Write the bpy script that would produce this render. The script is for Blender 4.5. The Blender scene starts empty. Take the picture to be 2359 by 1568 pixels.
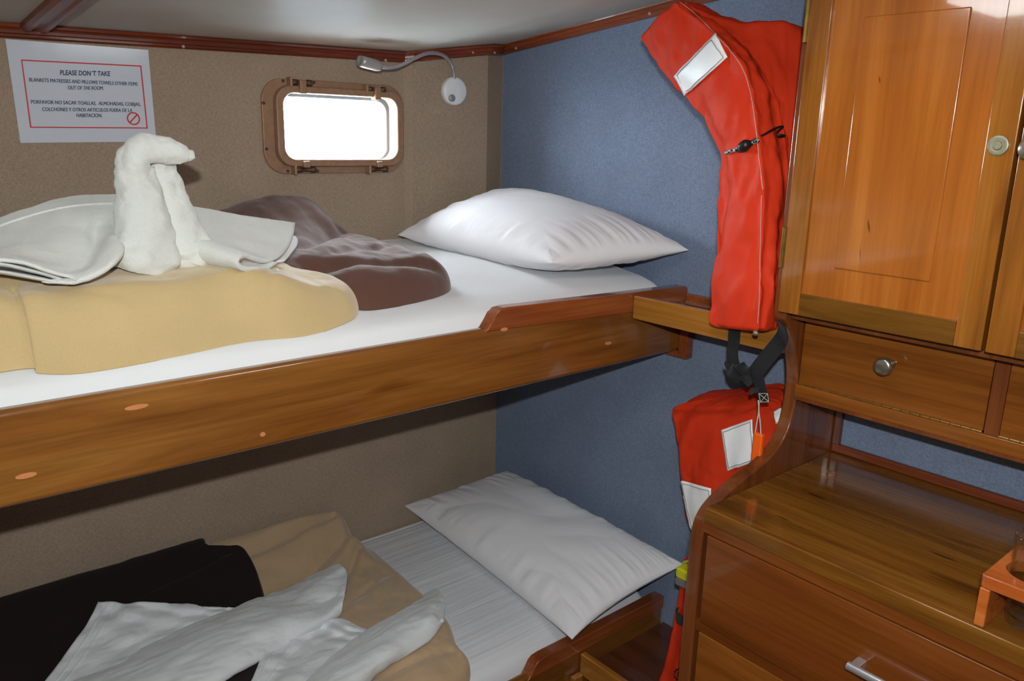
import bpy, bmesh, math, random
import numpy as np
from mathutils import Vector, Matrix, noise
from mathutils.bvhtree import BVHTree

random.seed(7)
SC = bpy.context.scene
COL = SC.collection

# ------------------------------------------------------------------ camera
CAM = np.array([-1.797, -2.17, 1.70])
M = np.array([[0.7620769274388134, -0.6470601213703903, 0.023493743796029747],
              [-0.14142263300140873, -0.2017500791467113, -0.9691731240801327],
              [0.6318531439665126, 0.7352619294485683, -0.24525802650107484]])
FPX, W, H = 1859.2165825336936, 2359, 1568
AX = {'x': 0, 'y': 1, 'z': 2}


def ray(px, py):
    return M.T @ np.array([(px - W / 2) / FPX, (py - H / 2) / FPX, 1.0])


def at(px, py, a, v):
    """Point of the place seen in the photograph at (px, py) that lies on the plane a = v."""
    d = ray(px, py)
    return CAM + d * ((v - CAM[AX[a]]) / d[AX[a]])


cd = bpy.data.cameras.new('camera')
cam = bpy.data.objects.new('camera', cd)
COL.objects.link(cam)
cd.sensor_width = 36.0
cd.sensor_fit = 'HORIZONTAL'
cd.lens = FPX * 36.0 / W
cd.clip_start = 0.02
R3 = Matrix(((M[0][0], -M[1][0], -M[2][0]), (M[0][1], -M[1][1], -M[2][1]), (M[0][2], -M[1][2], -M[2][2])))
cam.matrix_world = Matrix.Translation(Vector(CAM)) @ R3.to_4x4()
SC.camera = cam

# ------------------------------------------------------------------ materials


class NT:
    def __init__(s, name):
        s.m = bpy.data.materials.new(name)
        s.m.use_nodes = True
        s.t = s.m.node_tree
        s.t.nodes.clear()
        s.out = s.n('ShaderNodeOutputMaterial')

    def n(s, typ, **kw):
        nd = s.t.nodes.new(typ)
        for k, v in kw.items():
            if k in nd.inputs.keys():
                nd.inputs[k].default_value = v
            else:
                setattr(nd, k, v)
        return nd

    def l(s, a, b):
        s.t.links.new(a, b)

    def ramp(s, fac, stops):
        r = s.n('ShaderNodeValToRGB')
        e = r.color_ramp.elements
        while len(e) < len(stops):
            e.new(0.5)
        for i, (p, c) in enumerate(stops):
            e[i].position = p
            e[i].color = (*c, 1)
        s.l(fac, r.inputs[0])
        return r.outputs[0]

    def noise(s, vec, scale, detail=4, rough=0.55, dist=0.0):
        nd = s.n('ShaderNodeTexNoise')
        nd.inputs['Scale'].default_value = scale
        nd.inputs['Detail'].default_value = detail
        nd.inputs['Roughness'].default_value = rough
        nd.inputs['Distortion'].default_value = dist
        s.l(vec, nd.inputs['Vector'])
        return nd.outputs[0]

    def map(s, scale=(1, 1, 1), loc=(0, 0, 0)):
        tc = s.n('ShaderNodeTexCoord')
        mp = s.n('ShaderNodeMapping')
        mp.inputs['Scale'].default_value = scale
        mp.inputs['Location'].default_value = loc
        s.l(tc.outputs['Object'], mp.inputs[0])
        return mp.outputs[0]

    def mul(s, a, b, fac=1.0, mode='MULTIPLY'):
        mx = s.n('ShaderNodeMix', data_type='RGBA', blend_type=mode)
        mx.inputs[0].default_value = fac
        s.l(a, mx.inputs[6])
        s.l(b, mx.inputs[7])
        return mx.outputs[2]

    def bump(s, h, strength, dist):
        b = s.n('ShaderNodeBump')
        b.inputs['Strength'].default_value = strength
        b.inputs['Distance'].default_value = dist
        s.l(h, b.inputs['Height'])
        return b.outputs[0]

    def bsdf(s, col=None, rough=0.5, normal=None, **kw):
        p = s.n('ShaderNodeBsdfPrincipled')
        if isinstance(col, tuple):
            p.inputs['Base Color'].default_value = (*col, 1)
        elif col is not None:
            s.l(col, p.inputs['Base Color'])
        p.inputs['Roughness'].default_value = rough
        for k, v in kw.items():
            p.inputs[k.replace('_', ' ')].default_value = v
        if normal is not None:
            s.l(normal, p.inputs['Normal'])
        s.l(p.outputs[0], s.out.inputs[0])
        return s.m


def srgb(r, g, b):
    f = lambda c: (c / 12.92 if c <= 0.04045 else ((c + 0.055) / 1.055) ** 2.4)
    return (f(r / 255), f(g / 255), f(b / 255))


def wood(name, axis, dark, mid, light, rough=0.22, scale=1.0, coat=0.6, seed=0.0, contrast=0.5, marks=()):
    s = NT(name)
    lo, hi = 1.3 * scale, 16.0 * scale
    sc = [hi, hi, hi]
    sc['xyz'.index(axis)] = lo
    v = s.map(tuple(sc), (seed, seed * 1.7, seed * 0.6))
    f1 = s.noise(v, 1.0, 6, 0.6, 0.6)
    col = s.ramp(f1, [(0.28, dark), (0.5, mid), (0.72, light)])
    sc2 = [150 * scale] * 3
    sc2['xyz'.index(axis)] = 4.0 * scale
    f2 = s.noise(s.map(tuple(sc2), (seed, 0, seed)), 1.0, 3, 0.6, 0.0)
    g = s.ramp(f2, [(0.3, (1 - contrast * 0.5,) * 3), (0.6, (1.0, 1.0, 1.0))])
    col = s.mul(col, g, 0.9)
    sc3 = [22 * scale] * 3
    sc3['xyz'.index(axis)] = 3.2 * scale
    f3 = s.noise(s.map(tuple(sc3), (seed * 3 + 5, 2, 1)), 1.0, 2, 0.4, 0.3)
    k = s.ramp(f3, [(0.24, (0.45, 0.36, 0.3)), (0.34, (1.0, 1.0, 1.0))])
    col = s.mul(col, k, 0.75)
    if marks:
        # knots and cracks with a shape of their own: long lens-shaped flaws along the grain
        wob = s.noise(s.map((1, 1, 1)), 45.0, 3, 0.6)
        for (c, r, sk, dk) in marks:
            tc = s.n('ShaderNodeTexCoord')
            vm = s.n('ShaderNodeVectorMath', operation='SUBTRACT')
            s.l(tc.outputs['Object'], vm.inputs[0])
            vm.inputs[1].default_value = c
            mp = s.n('ShaderNodeMapping')
            mp.inputs['Rotation'].default_value = sk
            s.l(vm.outputs[0], mp.inputs[0])
            dv = s.n('ShaderNodeVectorMath', operation='DIVIDE')
            s.l(mp.outputs[0], dv.inputs[0])
            dv.inputs[1].default_value = r
            ln = s.n('ShaderNodeVectorMath', operation='LENGTH')
            s.l(dv.outputs[0], ln.inputs[0])
            ad = s.n('ShaderNodeMath', operation='ADD')
            s.l(ln.outputs['Value'], ad.inputs[0])
            s.l(wob, ad.inputs[1])
            col = s.mul(col, s.ramp(ad.outputs[0], [(0.75, (dk, dk * 0.85, dk * 0.75)), (1.45, (1.0, 1.0, 1.0))]), 1.0)
    b = s.noise(s.map((1, 1, 1)), 220.0, 2, 0.5)
    b2 = s.mul(b, f2, 0.5, 'ADD')
    nm = s.bump(b2, 0.08, 0.0008)
    return s.bsdf(col, rough, nm, Coat_Weight=coat, Coat_Roughness=0.05, Specular_IOR_Level=0.45)


def weave(name, dark, mid, light, axes):
    """Woven wall covering: threads along the two axes of the wall."""
    s = NT(name)
    a, b = axes
    sa = [620.0] * 3
    sa['xyz'.index(a)] = 110.0
    sb = [620.0] * 3
    sb['xyz'.index(b)] = 110.0
    n1 = s.noise(s.map(tuple(sa)), 1.0, 3, 0.65)
    n2 = s.noise(s.map(tuple(sb), (3, 4, 5)), 1.0, 3, 0.65)
    mx = s.n('ShaderNodeMath', operation='ADD')
    s.l(n1, mx.inputs[0])
    s.l(n2, mx.inputs[1])
    hf = s.n('ShaderNodeMath', operation='MULTIPLY')
    s.l(mx.outputs[0], hf.inputs[0])
    hf.inputs[1].default_value = 0.5
    col = s.ramp(hf.outputs[0], [(0.34, dark), (0.5, mid), (0.66, light)])
    big = s.noise(s.map((1, 1, 1)), 7.0, 3, 0.5)
    col = s.mul(col, s.ramp(big, [(0.3, (0.9, 0.9, 0.9)), (0.7, (1.0, 1.0, 1.0))]), 1.0)
    nm = s.bump(hf.outputs[0], 0.12, 0.0006)
    return s.bsdf(col, 0.85, nm, Specular_IOR_Level=0.2)


def cloth(name, col, var=0.12, fine=900.0, strength=0.3, rough=0.9, sheen=0.3, wrinkle=None, dist=0.0015, spec=0.22):
    s = NT(name)
    n1 = s.noise(s.map((1, 1, 1)), fine, 3, 0.6)
    n2 = s.noise(s.map((1, 1, 1)), 9.0, 3, 0.5)
    c = s.ramp(n2, [(0.3, tuple(x * (1 - var) for x in col)), (0.7, col)])
    c = s.mul(c, s.ramp(n1, [(0.3, (1 - var,) * 3), (0.65, (1, 1, 1))]), 1.0)
    h = n1
    nm = s.bump(h, strength, dist)
    if wrinkle:
        sc, wst, wd = wrinkle
        n3 = s.noise(s.map(sc), 1.0, 2, 0.5, 0.4)
        b2 = s.n('ShaderNodeBump')
        b2.inputs['Strength'].default_value = wst
        b2.inputs['Distance'].default_value = wd
        s.l(n3, b2.inputs['Height'])
        s.l(nm, b2.inputs['Normal'])
        nm = b2.outputs[0]
    return s.bsdf(c, rough, nm, Sheen_Weight=sheen, Sheen_Roughness=0.5, Specular_IOR_Level=spec)


def plain(name, col, rough=0.5, metal=0.0, spec=0.5, var=0.1, scale=60.0, bump=0.05):
    s = NT(name)
    n1 = s.noise(s.map((1, 1, 1)), scale, 4, 0.6)
    c = s.ramp(n1, [(0.3, tuple(x * (1 - var) for x in col)), (0.7, col)])
    nm = s.bump(n1, bump, 0.001)
    return s.bsdf(c, rough, nm, Metallic=metal, Specular_IOR_Level=spec)


def emit(name, col, strength):
    s = NT(name)
    e = s.n('ShaderNodeEmission')
    e.inputs[0].default_value = (*col, 1)
    e.inputs[1].default_value = strength
    s.l(e.outputs[0], s.out.inputs[0])
    return s.m


def clear_glass(name, tint=(1, 1, 1), rough=0.0, gloss=0.08):
    s = NT(name)
    t = s.n('ShaderNodeBsdfTransparent')
    t.inputs[0].default_value = (*tint, 1)
    g = s.n('ShaderNodeBsdfGlossy')
    g.inputs['Roughness'].default_value = rough
    fr = s.n('ShaderNodeLayerWeight')
    fr.inputs[0].default_value = 0.5
    pw = s.n('ShaderNodeMath', operation='POWER')
    s.l(fr.outputs[1], pw.inputs[0])
    pw.inputs[1].default_value = 4.0
    ad = s.n('ShaderNodeMath', operation='MULTIPLY_ADD')
    s.l(pw.outputs[0], ad.inputs[0])
    ad.inputs[1].default_value = 0.7
    ad.inputs[2].default_value = 0.05
    mx = s.n('ShaderNodeMixShader')
    s.l(ad.outputs[0], mx.inputs[0])
    s.l(t.outputs[0], mx.inputs[1])
    s.l(g.outputs[0], mx.inputs[2])
    s.l(mx.outputs[0], s.out.inputs[0])
    return s.m


def satin_white():
    s = NT('satin_white_ceiling')
    n1 = s.noise(s.map((1, 1, 1)), 3.0, 4, 0.6)
    c = s.ramp(n1, [(0.3, srgb(198, 193, 184)), (0.7, srgb(208, 204, 196))])
    d = s.n('ShaderNodeBsdfDiffuse')
    s.l(c, d.inputs[0])
    g = s.n('ShaderNodeBsdfGlossy')
    g.inputs['Roughness'].default_value = 0.34
    mx = s.n('ShaderNodeMixShader')
    mx.inputs[0].default_value = 0.028
    s.l(d.outputs[0], mx.inputs[1])
    s.l(g.outputs[0], mx.inputs[2])
    s.l(mx.outputs[0], s.out.inputs[0])
    return s.m


UC = (-0.14, -1.78, 1.152)                 # base of the wall cabinet
WTC = (-0.2667, -1.79325, 0.9465)          # base of the worktop


def rel(p, a, v, org):
    return tuple(float(x) for x in at(p[0], p[1], a, v) - np.array(org))


MAT = {}
MAT['rail'] = wood('varnished_rail_wood', 'x', srgb(98, 54, 20), srgb(130, 80, 32), srgb(154, 104, 46), 0.2, 0.8, seed=2)
MAT['rail_red'] = wood('reddish_rail_wood', 'x', srgb(112, 54, 26), srgb(140, 72, 34), srgb(158, 88, 44), 0.22, 0.8, seed=5)
MAT['tray'] = wood('honey_tray_wood', 'y', srgb(140, 86, 30), srgb(166, 108, 40), srgb(182, 126, 54), 0.25, 1.0, seed=8)
MAT['dark'] = wood('dark_shelf_wood', 'y', srgb(66, 34, 18), srgb(88, 46, 26), srgb(104, 58, 34), 0.35, 0.8, seed=4)
MAT['trim_x'] = wood('red_mahogany_trim', 'x', srgb(92, 38, 20), srgb(124, 54, 28), srgb(146, 72, 38), 0.25, 1.0, seed=1)
MAT['trim_y'] = wood('red_mahogany_moulding', 'y', srgb(92, 40, 20), srgb(128, 60, 30), srgb(150, 78, 42), 0.4, 1.0, coat=0.15, seed=3)
MAT['panel'] = wood('orange_door_panel_wood', 'z', srgb(148, 80, 26), srgb(172, 97, 33), srgb(187, 114, 46), 0.17, 0.8, coat=0.9, seed=6, contrast=0.35,
                    marks=[(rel((2027, 185), 'x', -0.302, UC), (0.05, 0.0045, 0.020), (0.2, 0, 0), 0.35), (rel((2002, 525), 'x', -0.302, UC), (0.05, 0.004, 0.026), (0.25, 0, 0), 0.3), (rel((1982, 590), 'x', -0.302, UC), (0.05, 0.002, 0.045), (0.15, 0, 0), 0.35)])
MAT['stile'] = wood('door_stile_wood', 'z', srgb(130, 76, 23), srgb(156, 94, 31), srgb(174, 112, 43), 0.17, 1.0, coat=0.9, seed=9)
MAT['rail_y'] = wood('olive_door_rail_wood', 'y', srgb(98, 62, 18), srgb(118, 76, 24), srgb(134, 90, 34), 0.2, 1.2, coat=0.8, seed=11)
MAT['flap'] = wood('drawer_front_wood', 'y', srgb(112, 60, 16), srgb(140, 80, 26), srgb(158, 98, 38), 0.2, 0.8, seed=12)
MAT['top'] = wood('worktop_wood', 'y', srgb(88, 50, 14), srgb(128, 80, 26), srgb(148, 100, 38), 0.2, 0.9, seed=14, contrast=0.6,
                  marks=[(rel((1880, 1142), 'z', 0.98, WTC), (0.011, 0.05, 0.1), (0, 0, 0.1), 0.4), (rel((2175, 1282), 'z', 0.98, WTC), (0.010, 0.055, 0.1), (0, 0, 0.0), 0.4), (rel((1800, 1192), 'z', 0.98, WTC), (0.006, 0.05, 0.1), (0, 0, 0.05), 0.5)])
MAT['side'] = wood('dark_red_panel_wood', 'z', srgb(92, 46, 20), srgb(118, 62, 28), srgb(136, 78, 38), 0.25, 0.8, seed=15)
MAT['drawer'] = wood('red_brown_drawer_wood', 'y', srgb(100, 50, 16), srgb(124, 65, 23), srgb(142, 82, 34), 0.22, 0.7, seed=17)
MAT['holder'] = wood('bright_orange_wood', 'y', srgb(172, 82, 30), srgb(200, 104, 44), srgb(214, 124, 60), 0.2, 1.2, seed=19, contrast=0.3)
MAT['plug'] = plain('pale_plug_wood', srgb(206, 132, 82), 0.4, var=0.15)
MAT['brown_wall'] = weave('brown_woven_wall', srgb(138, 120, 103), srgb(163, 143, 123), srgb(184, 164, 144), 'xz')
MAT['blue_wall'] = weave('blue_woven_wall', srgb(104, 116, 138), srgb(122, 136, 160), srgb(140, 154, 176), 'yz')
MAT['ceiling'] = satin_white()
MAT['offwhite'] = plain('cabin_liner', srgb(176, 160, 140), 0.7, var=0.1, scale=6)
MAT['floor'] = wood('floor_boards', 'x', srgb(90, 52, 28), srgb(120, 72, 40), srgb(140, 90, 52), 0.35, 0.7, seed=21)
MAT['bronze'] = plain('bronze_porthole', srgb(164, 128, 100), 0.45, 0.15, var=0.25, scale=70)
MAT['bronze_dark'] = plain('bronze_dark', srgb(96, 74, 58), 0.5, 0.4, var=0.3, scale=90)
MAT['alu'] = plain('grey_hull_liner', srgb(118, 126, 132), 0.4, 0.2, var=0.1)
MAT['glass'] = clear_glass('window_glass')
MAT['tumbler'] = clear_glass('tumbler_glass', (0.93, 0.95, 0.94), 0.02)
MAT['sheet'] = cloth('white_sheet', srgb(226, 228, 230), 0.02, 1500, 0.08, 0.75, 0.1, ((5, 26, 10), 0.18, 0.012))
MAT['sheet_low'] = cloth('white_ribbed_sheet', srgb(222, 224, 228), 0.02, 1500, 0.08, 0.75, 0.1, ((2.2, 42, 8), 0.45, 0.010))
MAT['pillow'] = cloth('white_pillowcase', srgb(232, 231, 234), 0.02, 1500, 0.06, 0.75, 0.1, ((8, 8, 8), 0.25, 0.012))
MAT['beige'] = cloth('beige_fleece', srgb(206, 180, 130), 0.08, 420, 0.35, 0.95, 0.5, ((6, 6, 6), 0.2, 0.01))
MAT['tan'] = cloth('tan_fleece', srgb(190, 162, 128), 0.08, 420, 0.3, 0.95, 0.4, ((5, 14, 6), 0.3, 0.01))
MAT['brown'] = cloth('brown_fleece', srgb(98, 66, 55), 0.12, 420, 0.35, 0.95, 0.3, ((8, 8, 8), 0.3, 0.01))
MAT['darkbrown'] = cloth('dark_brown_fleece', srgb(34, 22, 24), 0.12, 420, 0.3, 0.95, 0.1, ((8, 8, 8), 0.3, 0.01))
MAT['towel'] = cloth('white_terry', srgb(230, 232, 227), 0.07, 420, 0.8, 0.95, 0.4, ((11, 11, 11), 0.2, 0.008), 0.002)
MAT['towel2'] = cloth('white_thin_terry', srgb(226, 230, 232), 0.05, 520, 0.5, 0.95, 0.3, ((14, 9, 10), 0.4, 0.008), 0.0016)
MAT['orange'] = cloth('orange_red_nylon', srgb(214, 56, 26), 0.06, 1400, 0.05, 0.6, 0.0, ((13, 9, 7), 0.6, 0.022), 0.0015, 0.14)
MAT['redseam'] = plain('pale_seam_thread', srgb(206, 150, 140), 0.7)
MAT['webbing'] = cloth('black_webbing', srgb(28, 28, 30), 0.1, 900, 0.3, 0.7, 0.1)
MAT['black'] = plain('black_plastic', srgb(22, 22, 24), 0.4)
MAT['cord_white'] = plain('pale_cord', srgb(196, 190, 180), 0.7)
MAT['whistle'] = plain('orange_plastic', srgb(250, 96, 20), 0.4, var=0.05)
MAT['yellow'] = plain('yellow_plastic', srgb(206, 206, 24), 0.4, var=0.05)
MAT['greyp'] = plain('grey_plastic', srgb(120, 116, 116), 0.5)
MAT['steel'] = plain('brushed_steel', srgb(178, 172, 160), 0.28, 0.9, var=0.1)
MAT['chrome'] = plain('chrome', srgb(214, 216, 220), 0.22, 0.75, var=0.04, bump=0.0)
MAT['brass'] = plain('brass', srgb(170, 134, 70), 0.35, 0.9, var=0.3)
MAT['zinc'] = plain('zinc_lock', srgb(160, 154, 130), 0.45, 0.5, var=0.25, scale=200)
MAT['white_plastic'] = plain('white_plastic', srgb(232, 234, 236), 0.35, var=0.02)
MAT['satin'] = plain('satin_nickel', srgb(176, 176, 174), 0.4, 0.5, var=0.05)
MAT['paper'] = plain('laminated_paper', srgb(206, 212, 222), 0.12, var=0.02, bump=0.01)
MAT['ink'] = plain('navy_ink', srgb(34, 42, 78), 0.6)
MAT['redink'] = plain('red_ink', srgb(206, 44, 52), 0.6)
MAT['screw'] = plain('pale_screw', srgb(180, 160, 146), 0.4, 0.3)


def tape_mat():
    s = NT('silver_reflective_tape')
    n1 = s.noise(s.map((1, 1, 1)), 260, 3, 0.6)
    n2 = s.noise(s.map((1, 1, 1)), 26, 3, 0.6)
    c = s.ramp(n2, [(0.3, srgb(244, 248, 250)), (0.7, srgb(255, 255, 255))])
    nm = s.bump(n1, 0.3, 0.001)
    return s.bsdf(c, 0.4, nm)


MAT['tape'] = tape_mat()
MAT['tape_edge'] = plain('grey_tape_stitching', srgb(150, 148, 138), 0.7, var=0.3, scale=300)


def speckle():
    s = NT('speckled_cord')
    ch = s.n('ShaderNodeTexChecker')
    ch.inputs['Scale'].default_value = 160
    ch.inputs[1].default_value = (*srgb(190, 184, 180), 1)
    ch.inputs[2].default_value = (*srgb(26, 24, 26), 1)
    s.l(s.map((1, 1, 1)), ch.inputs[0])
    return s.bsdf(ch.outputs[0], 0.7)


MAT['speckle'] = speckle()

# ------------------------------------------------------------------ scene helpers
ORG = {}


def tag(o, label, cat, group=None):
    o['label'] = label
    o['category'] = cat
    if group:
        o['group'] = group


def thing(name, label, cat, loc, group=None):
    o = bpy.data.objects.new(name, None)
    COL.objects.link(o)
    o.empty_display_size = 0.05
    o.location = loc
    ORG[o.name] = Vector(loc)
    tag(o, label, cat, group)
    return o


def obj(name, bm, mat, parent=None, smooth=False, bevel=0.0, segs=2, subsurf=0, solid=0.0, label=None, angle=40):
    """Links a bmesh built in room coordinates as ONE mesh object under its parent."""
    bmesh.ops.remove_doubles(bm, verts=bm.verts, dist=1e-6)
    if len(bm.faces):
        bmesh.ops.recalc_face_normals(bm, faces=bm.faces)
    if parent is not None:
        org = ORG[parent.name]
    else:
        xs = [v.co for v in bm.verts]
        lo = Vector((min(v.x for v in xs), min(v.y for v in xs), min(v.z for v in xs)))
        hi = Vector((max(v.x for v in xs), max(v.y for v in xs), max(v.z for v in xs)))
        org = Vector(((lo.x + hi.x) / 2, (lo.y + hi.y) / 2, lo.z))
    bmesh.ops.translate(bm, verts=bm.verts, vec=-org)
    me = bpy.data.meshes.new(name)
    bm.to_mesh(me)
    bm.free()
    o = bpy.data.objects.new(name, me)
    COL.objects.link(o)
    me.materials.append(mat)
    if parent is not None:
        o.parent = parent
    else:
        o.location = org
    ORG[o.name] = org
    if smooth:
        me.polygons.foreach_set('use_smooth', [True] * len(me.polygons))
    if solid:
        md = o.modifiers.new('solid', 'SOLIDIFY')
        md.thickness = abs(solid)
        md.offset = -1.0 if solid < 0 else 0.0
    if bevel:
        md = o.modifiers.new('bevel', 'BEVEL')
        md.width = bevel
        md.segments = segs
        md.limit_method = 'ANGLE'
        md.angle_limit = math.radians(angle)
        me.polygons.foreach_set('use_smooth', [True] * len(me.polygons))
        md.harden_normals = True
    if subsurf:
        md = o.modifiers.new('sub', 'SUBSURF')
        md.levels = md.render_levels = subsurf
    if label:
        o['label'] = label
    return o


def struct(name, bm, mat, **kw):
    o = obj(name, bm, mat, None, **kw)
    o['kind'] = 'structure'
    return o


def struct_empty(name, loc):
    o = bpy.data.objects.new(name, None)
    COL.objects.link(o)
    o.location = loc
    o['kind'] = 'structure'
    ORG[o.name] = Vector(loc)
    return o


def BM():
    return bmesh.new()


def box(bm, x0, x1, y0, y1, z0, z1):
    vs = [bm.verts.new((x, y, z)) for x in (x0, x1) for y in (y0, y1) for z in (z0, z1)]
    for f in ((0, 1, 3, 2), (4, 6, 7, 5), (0, 4, 5, 1), (2, 3, 7, 6), (0, 2, 6, 4), (1, 5, 7, 3)):
        bm.faces.new([vs[i] for i in f])
    return bm


def prism(bm, poly, a, v0, v1):
    """Extrudes a polygon given in the two other axes along axis a from v0 to v1."""
    def mk(p, v):
        if a == 'x':
            return (v, p[0], p[1])
        if a == 'y':
            return (p[0], v, p[1])
        return (p[0], p[1], v)
    A = [bm.verts.new(mk(p, v0)) for p in poly]
    B = [bm.verts.new(mk(p, v1)) for p in poly]
    n = len(poly)
    bm.faces.new(A)
    bm.faces.new(B[::-1])
    for i in range(n):
        bm.faces.new((A[i], B[i], B[(i + 1) % n], A[(i + 1) % n]))
    return bm


def grid_faces(bm, V, closed_u=False):
    R, Cn = len(V), len(V[0])
    for i in range(R - 1):
        for j in range(Cn if closed_u else Cn - 1):
            j2 = (j + 1) % Cn
            q = [V[i][j], V[i][j2], V[i + 1][j2], V[i + 1][j]]
            if len(set(q)) == 4:
                bm.faces.new(q)


def cr(P, n, closed=False):
    """Catmull-Rom resampling of an array of points along axis 0 to n samples."""
    P = np.asarray(P, float)
    m = len(P)
    out = []
    segs = m if closed else m - 1
    for k in range(n):
        t = k / n * segs if closed else k / (n - 1) * segs
        i = min(int(t), segs - 1)
        f = t - i
        if closed:
            p0, p1, p2, p3 = P[(i - 1) % m], P[i % m], P[(i + 1) % m], P[(i + 2) % m]
        else:
            p1, p2 = P[i], P[i + 1]
            p0 = P[i - 1] if i > 0 else 2 * p1 - p2
            p3 = P[i + 2] if i + 2 < m else 2 * p2 - p1
        out.append(0.5 * ((2 * p1) + (-p0 + p2) * f + (2 * p0 - 5 * p1 + 4 * p2 - p3) * f * f + (-p0 + 3 * p1 - 3 * p2 + p3) * f ** 3))
    return np.array(out)


def fbm(p, s, seed=0.0, oct=4):
    return noise.fractal(Vector((p[0] * s + seed, p[1] * s + seed * 0.7, p[2] * s - seed)), 1.0, 2.0, oct)


def normals(G, closed=False):
    du = np.roll(G, -1, 1) - np.roll(G, 1, 1) if closed else np.gradient(G, axis=1)
    dv = np.gradient(G, axis=0)
    n = np.cross(du, dv)
    ln = np.linalg.norm(n, axis=2, keepdims=True)
    return n / np.maximum(ln, 1e-9)


def wrinkle(G, amp, scale, seed=0, closed=False, oct=4, stretch=(1, 1, 1)):
    N = normals(G, closed)
    st = np.array(stretch)
    for i in range(G.shape[0]):
        for j in range(G.shape[1]):
            G[i, j] = G[i, j] + N[i, j] * amp * fbm(G[i, j] * st, scale, seed, oct)
    return G


def add_grid(bm, G, closed=False, cap0=False, cap1=False):
    V = [[bm.verts.new(tuple(p)) for p in row] for row in G]
    grid_faces(bm, V, closed)
    for on, row in ((cap0, V[0]), (cap1, V[-1])):
        if on:
            c = bm.verts.new(tuple(np.mean([np.array(v.co) for v in row], axis=0)))
            for j in range(len(row)):
                bm.faces.new((row[j], row[(j + 1) % len(row)], c))
    return V


def patch(bm, ctrl, nu=60, nv=40, thick=0.01, amp=0.0, scale=10, seed=0, fine=None):
    """Soft sheet through a grid of control points, given a thickness of its own with a rounded rim."""
    P = np.array(ctrl, float)
    G = cr(P, nv)
    G = np.swapaxes(cr(np.swapaxes(G, 0, 1), nu), 0, 1)
    if amp:
        G = wrinkle(G, amp, scale, seed)
    if fine:
        G = wrinkle(G, fine[0], fine[1], seed + 7, False, 3, fine[2])
    N = normals(G)
    T = np.ones(G.shape[:2])
    for i in range(G.shape[0]):
        for j in range(G.shape[1]):
            e = min(i, j, G.shape[0] - 1 - i, G.shape[1] - 1 - j)
            T[i, j] = min(1.0, 0.15 + 0.425 * e)
    A = G + N * (thick / 2 * T)[..., None]
    B = G - N * (thick / 2 * T)[..., None]
    VA = add_grid(bm, A)
    VB = add_grid(bm, B)
    R, Cn = len(VA), len(VA[0])
    rim = [(0, j) for j in range(Cn)] + [(i, Cn - 1) for i in range(1, R)] + [(R - 1, j) for j in range(Cn - 2, -1, -1)] + [(i, 0) for i in range(R - 2, 0, -1)]
    for k in range(len(rim)):
        a, b = rim[k], rim[(k + 1) % len(rim)]
        bm.faces.new((VA[a[0]][a[1]], VA[b[0]][b[1]], VB[b[0]][b[1]], VB[a[0]][a[1]]))
    return bm


def loft(bm, rings, nr=60, nk=40, amp=0.0, scale=10, seed=0, capr=True, stretch=(1, 1, 1), fine=None):
    """Closed body through rings of control points; the two ends are rounded over."""
    P = np.array(rings, float)
    G = np.swapaxes(cr(np.swapaxes(P, 0, 1), nk, True), 0, 1)
    G = cr(G, nr)
    if amp:
        G = wrinkle(G, amp, scale, seed, True, 4, stretch)
    if fine:
        G = wrinkle(G, fine[0], fine[1], seed + 3, True, 3, fine[2])
    if capr:
        def shrink(row, nxt):
            c = row.mean(0)
            d = c - nxt.mean(0)
            d = d / max(np.linalg.norm(d), 1e-9)
            rad = np.linalg.norm(row - c, axis=1).min()
            out = []
            for a in (0.35, 0.7, 1.1, 1.4):
                out.append(c + (row - c) * (1 - (1 - math.cos(a)) * min(1, rad / np.linalg.norm(row - c, axis=1).mean() * 1.0)) + d * math.sin(a) * rad * 0.35)
            return out
        s0 = shrink(G[0], G[1])[::-1]
        s1 = shrink(G[-1], G[-2])
        G = np.concatenate([np.array(s0), G, np.array(s1)])
    add_grid(bm, G, True, True, True)
    return bm


def frames(path):
    T = np.gradient(path, axis=0)
    T /= np.maximum(np.linalg.norm(T, axis=1, keepdims=True), 1e-9)
    return T


def tube(bm, pts, rad, n=48, k=20, up=(0, 0, 1), flat=1.0, amp=0.0, scale=20, seed=0, cap=True, rnd=True):
    """Swept round or flattened tube; rad may vary along it; flat scales the radius along 'up'."""
    P = cr(np.array(pts, float), n)
    r = np.interp(np.linspace(0, 1, n), np.linspace(0, 1, len(rad)), rad) if hasattr(rad, '__len__') else np.full(n, rad)
    fl = np.interp(np.linspace(0, 1, n), np.linspace(0, 1, len(flat)), flat) if hasattr(flat, '__len__') else np.full(n, flat)
    T = frames(P)
    G = []
    up = np.array(up, float)
    for i in range(n):
        s = np.cross(T[i], up)
        if np.linalg.norm(s) < 1e-4:
            s = np.cross(T[i], (0.3, 1, 0.1))
        s /= np.linalg.norm(s)
        u = np.cross(s, T[i])
        G.append([P[i] + s * r[i] * math.cos(a) + u * r[i] * fl[i] * math.sin(a) for a in np.linspace(0, 2 * math.pi, k, endpoint=False)])
    G = np.array(G)
    if amp:
        G = wrinkle(G, amp, scale, seed, True)
    if rnd:
        a0 = [G[0].mean(0) + (G[0] - G[0].mean(0)) * math.cos(a) - T[0] * r[0] * 0.6 * fl[0] * math.sin(a) for a in (1.35, 1.0, 0.5)]
        a1 = [G[-1].mean(0) + (G[-1] - G[-1].mean(0)) * math.cos(a) + T[-1] * r[-1] * 0.6 * fl[-1] * math.sin(a) for a in (0.5, 1.0, 1.35)]
        G = np.concatenate([np.array(a0), G, np.array(a1)])
    add_grid(bm, G, True, cap, cap)
    return bm


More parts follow.
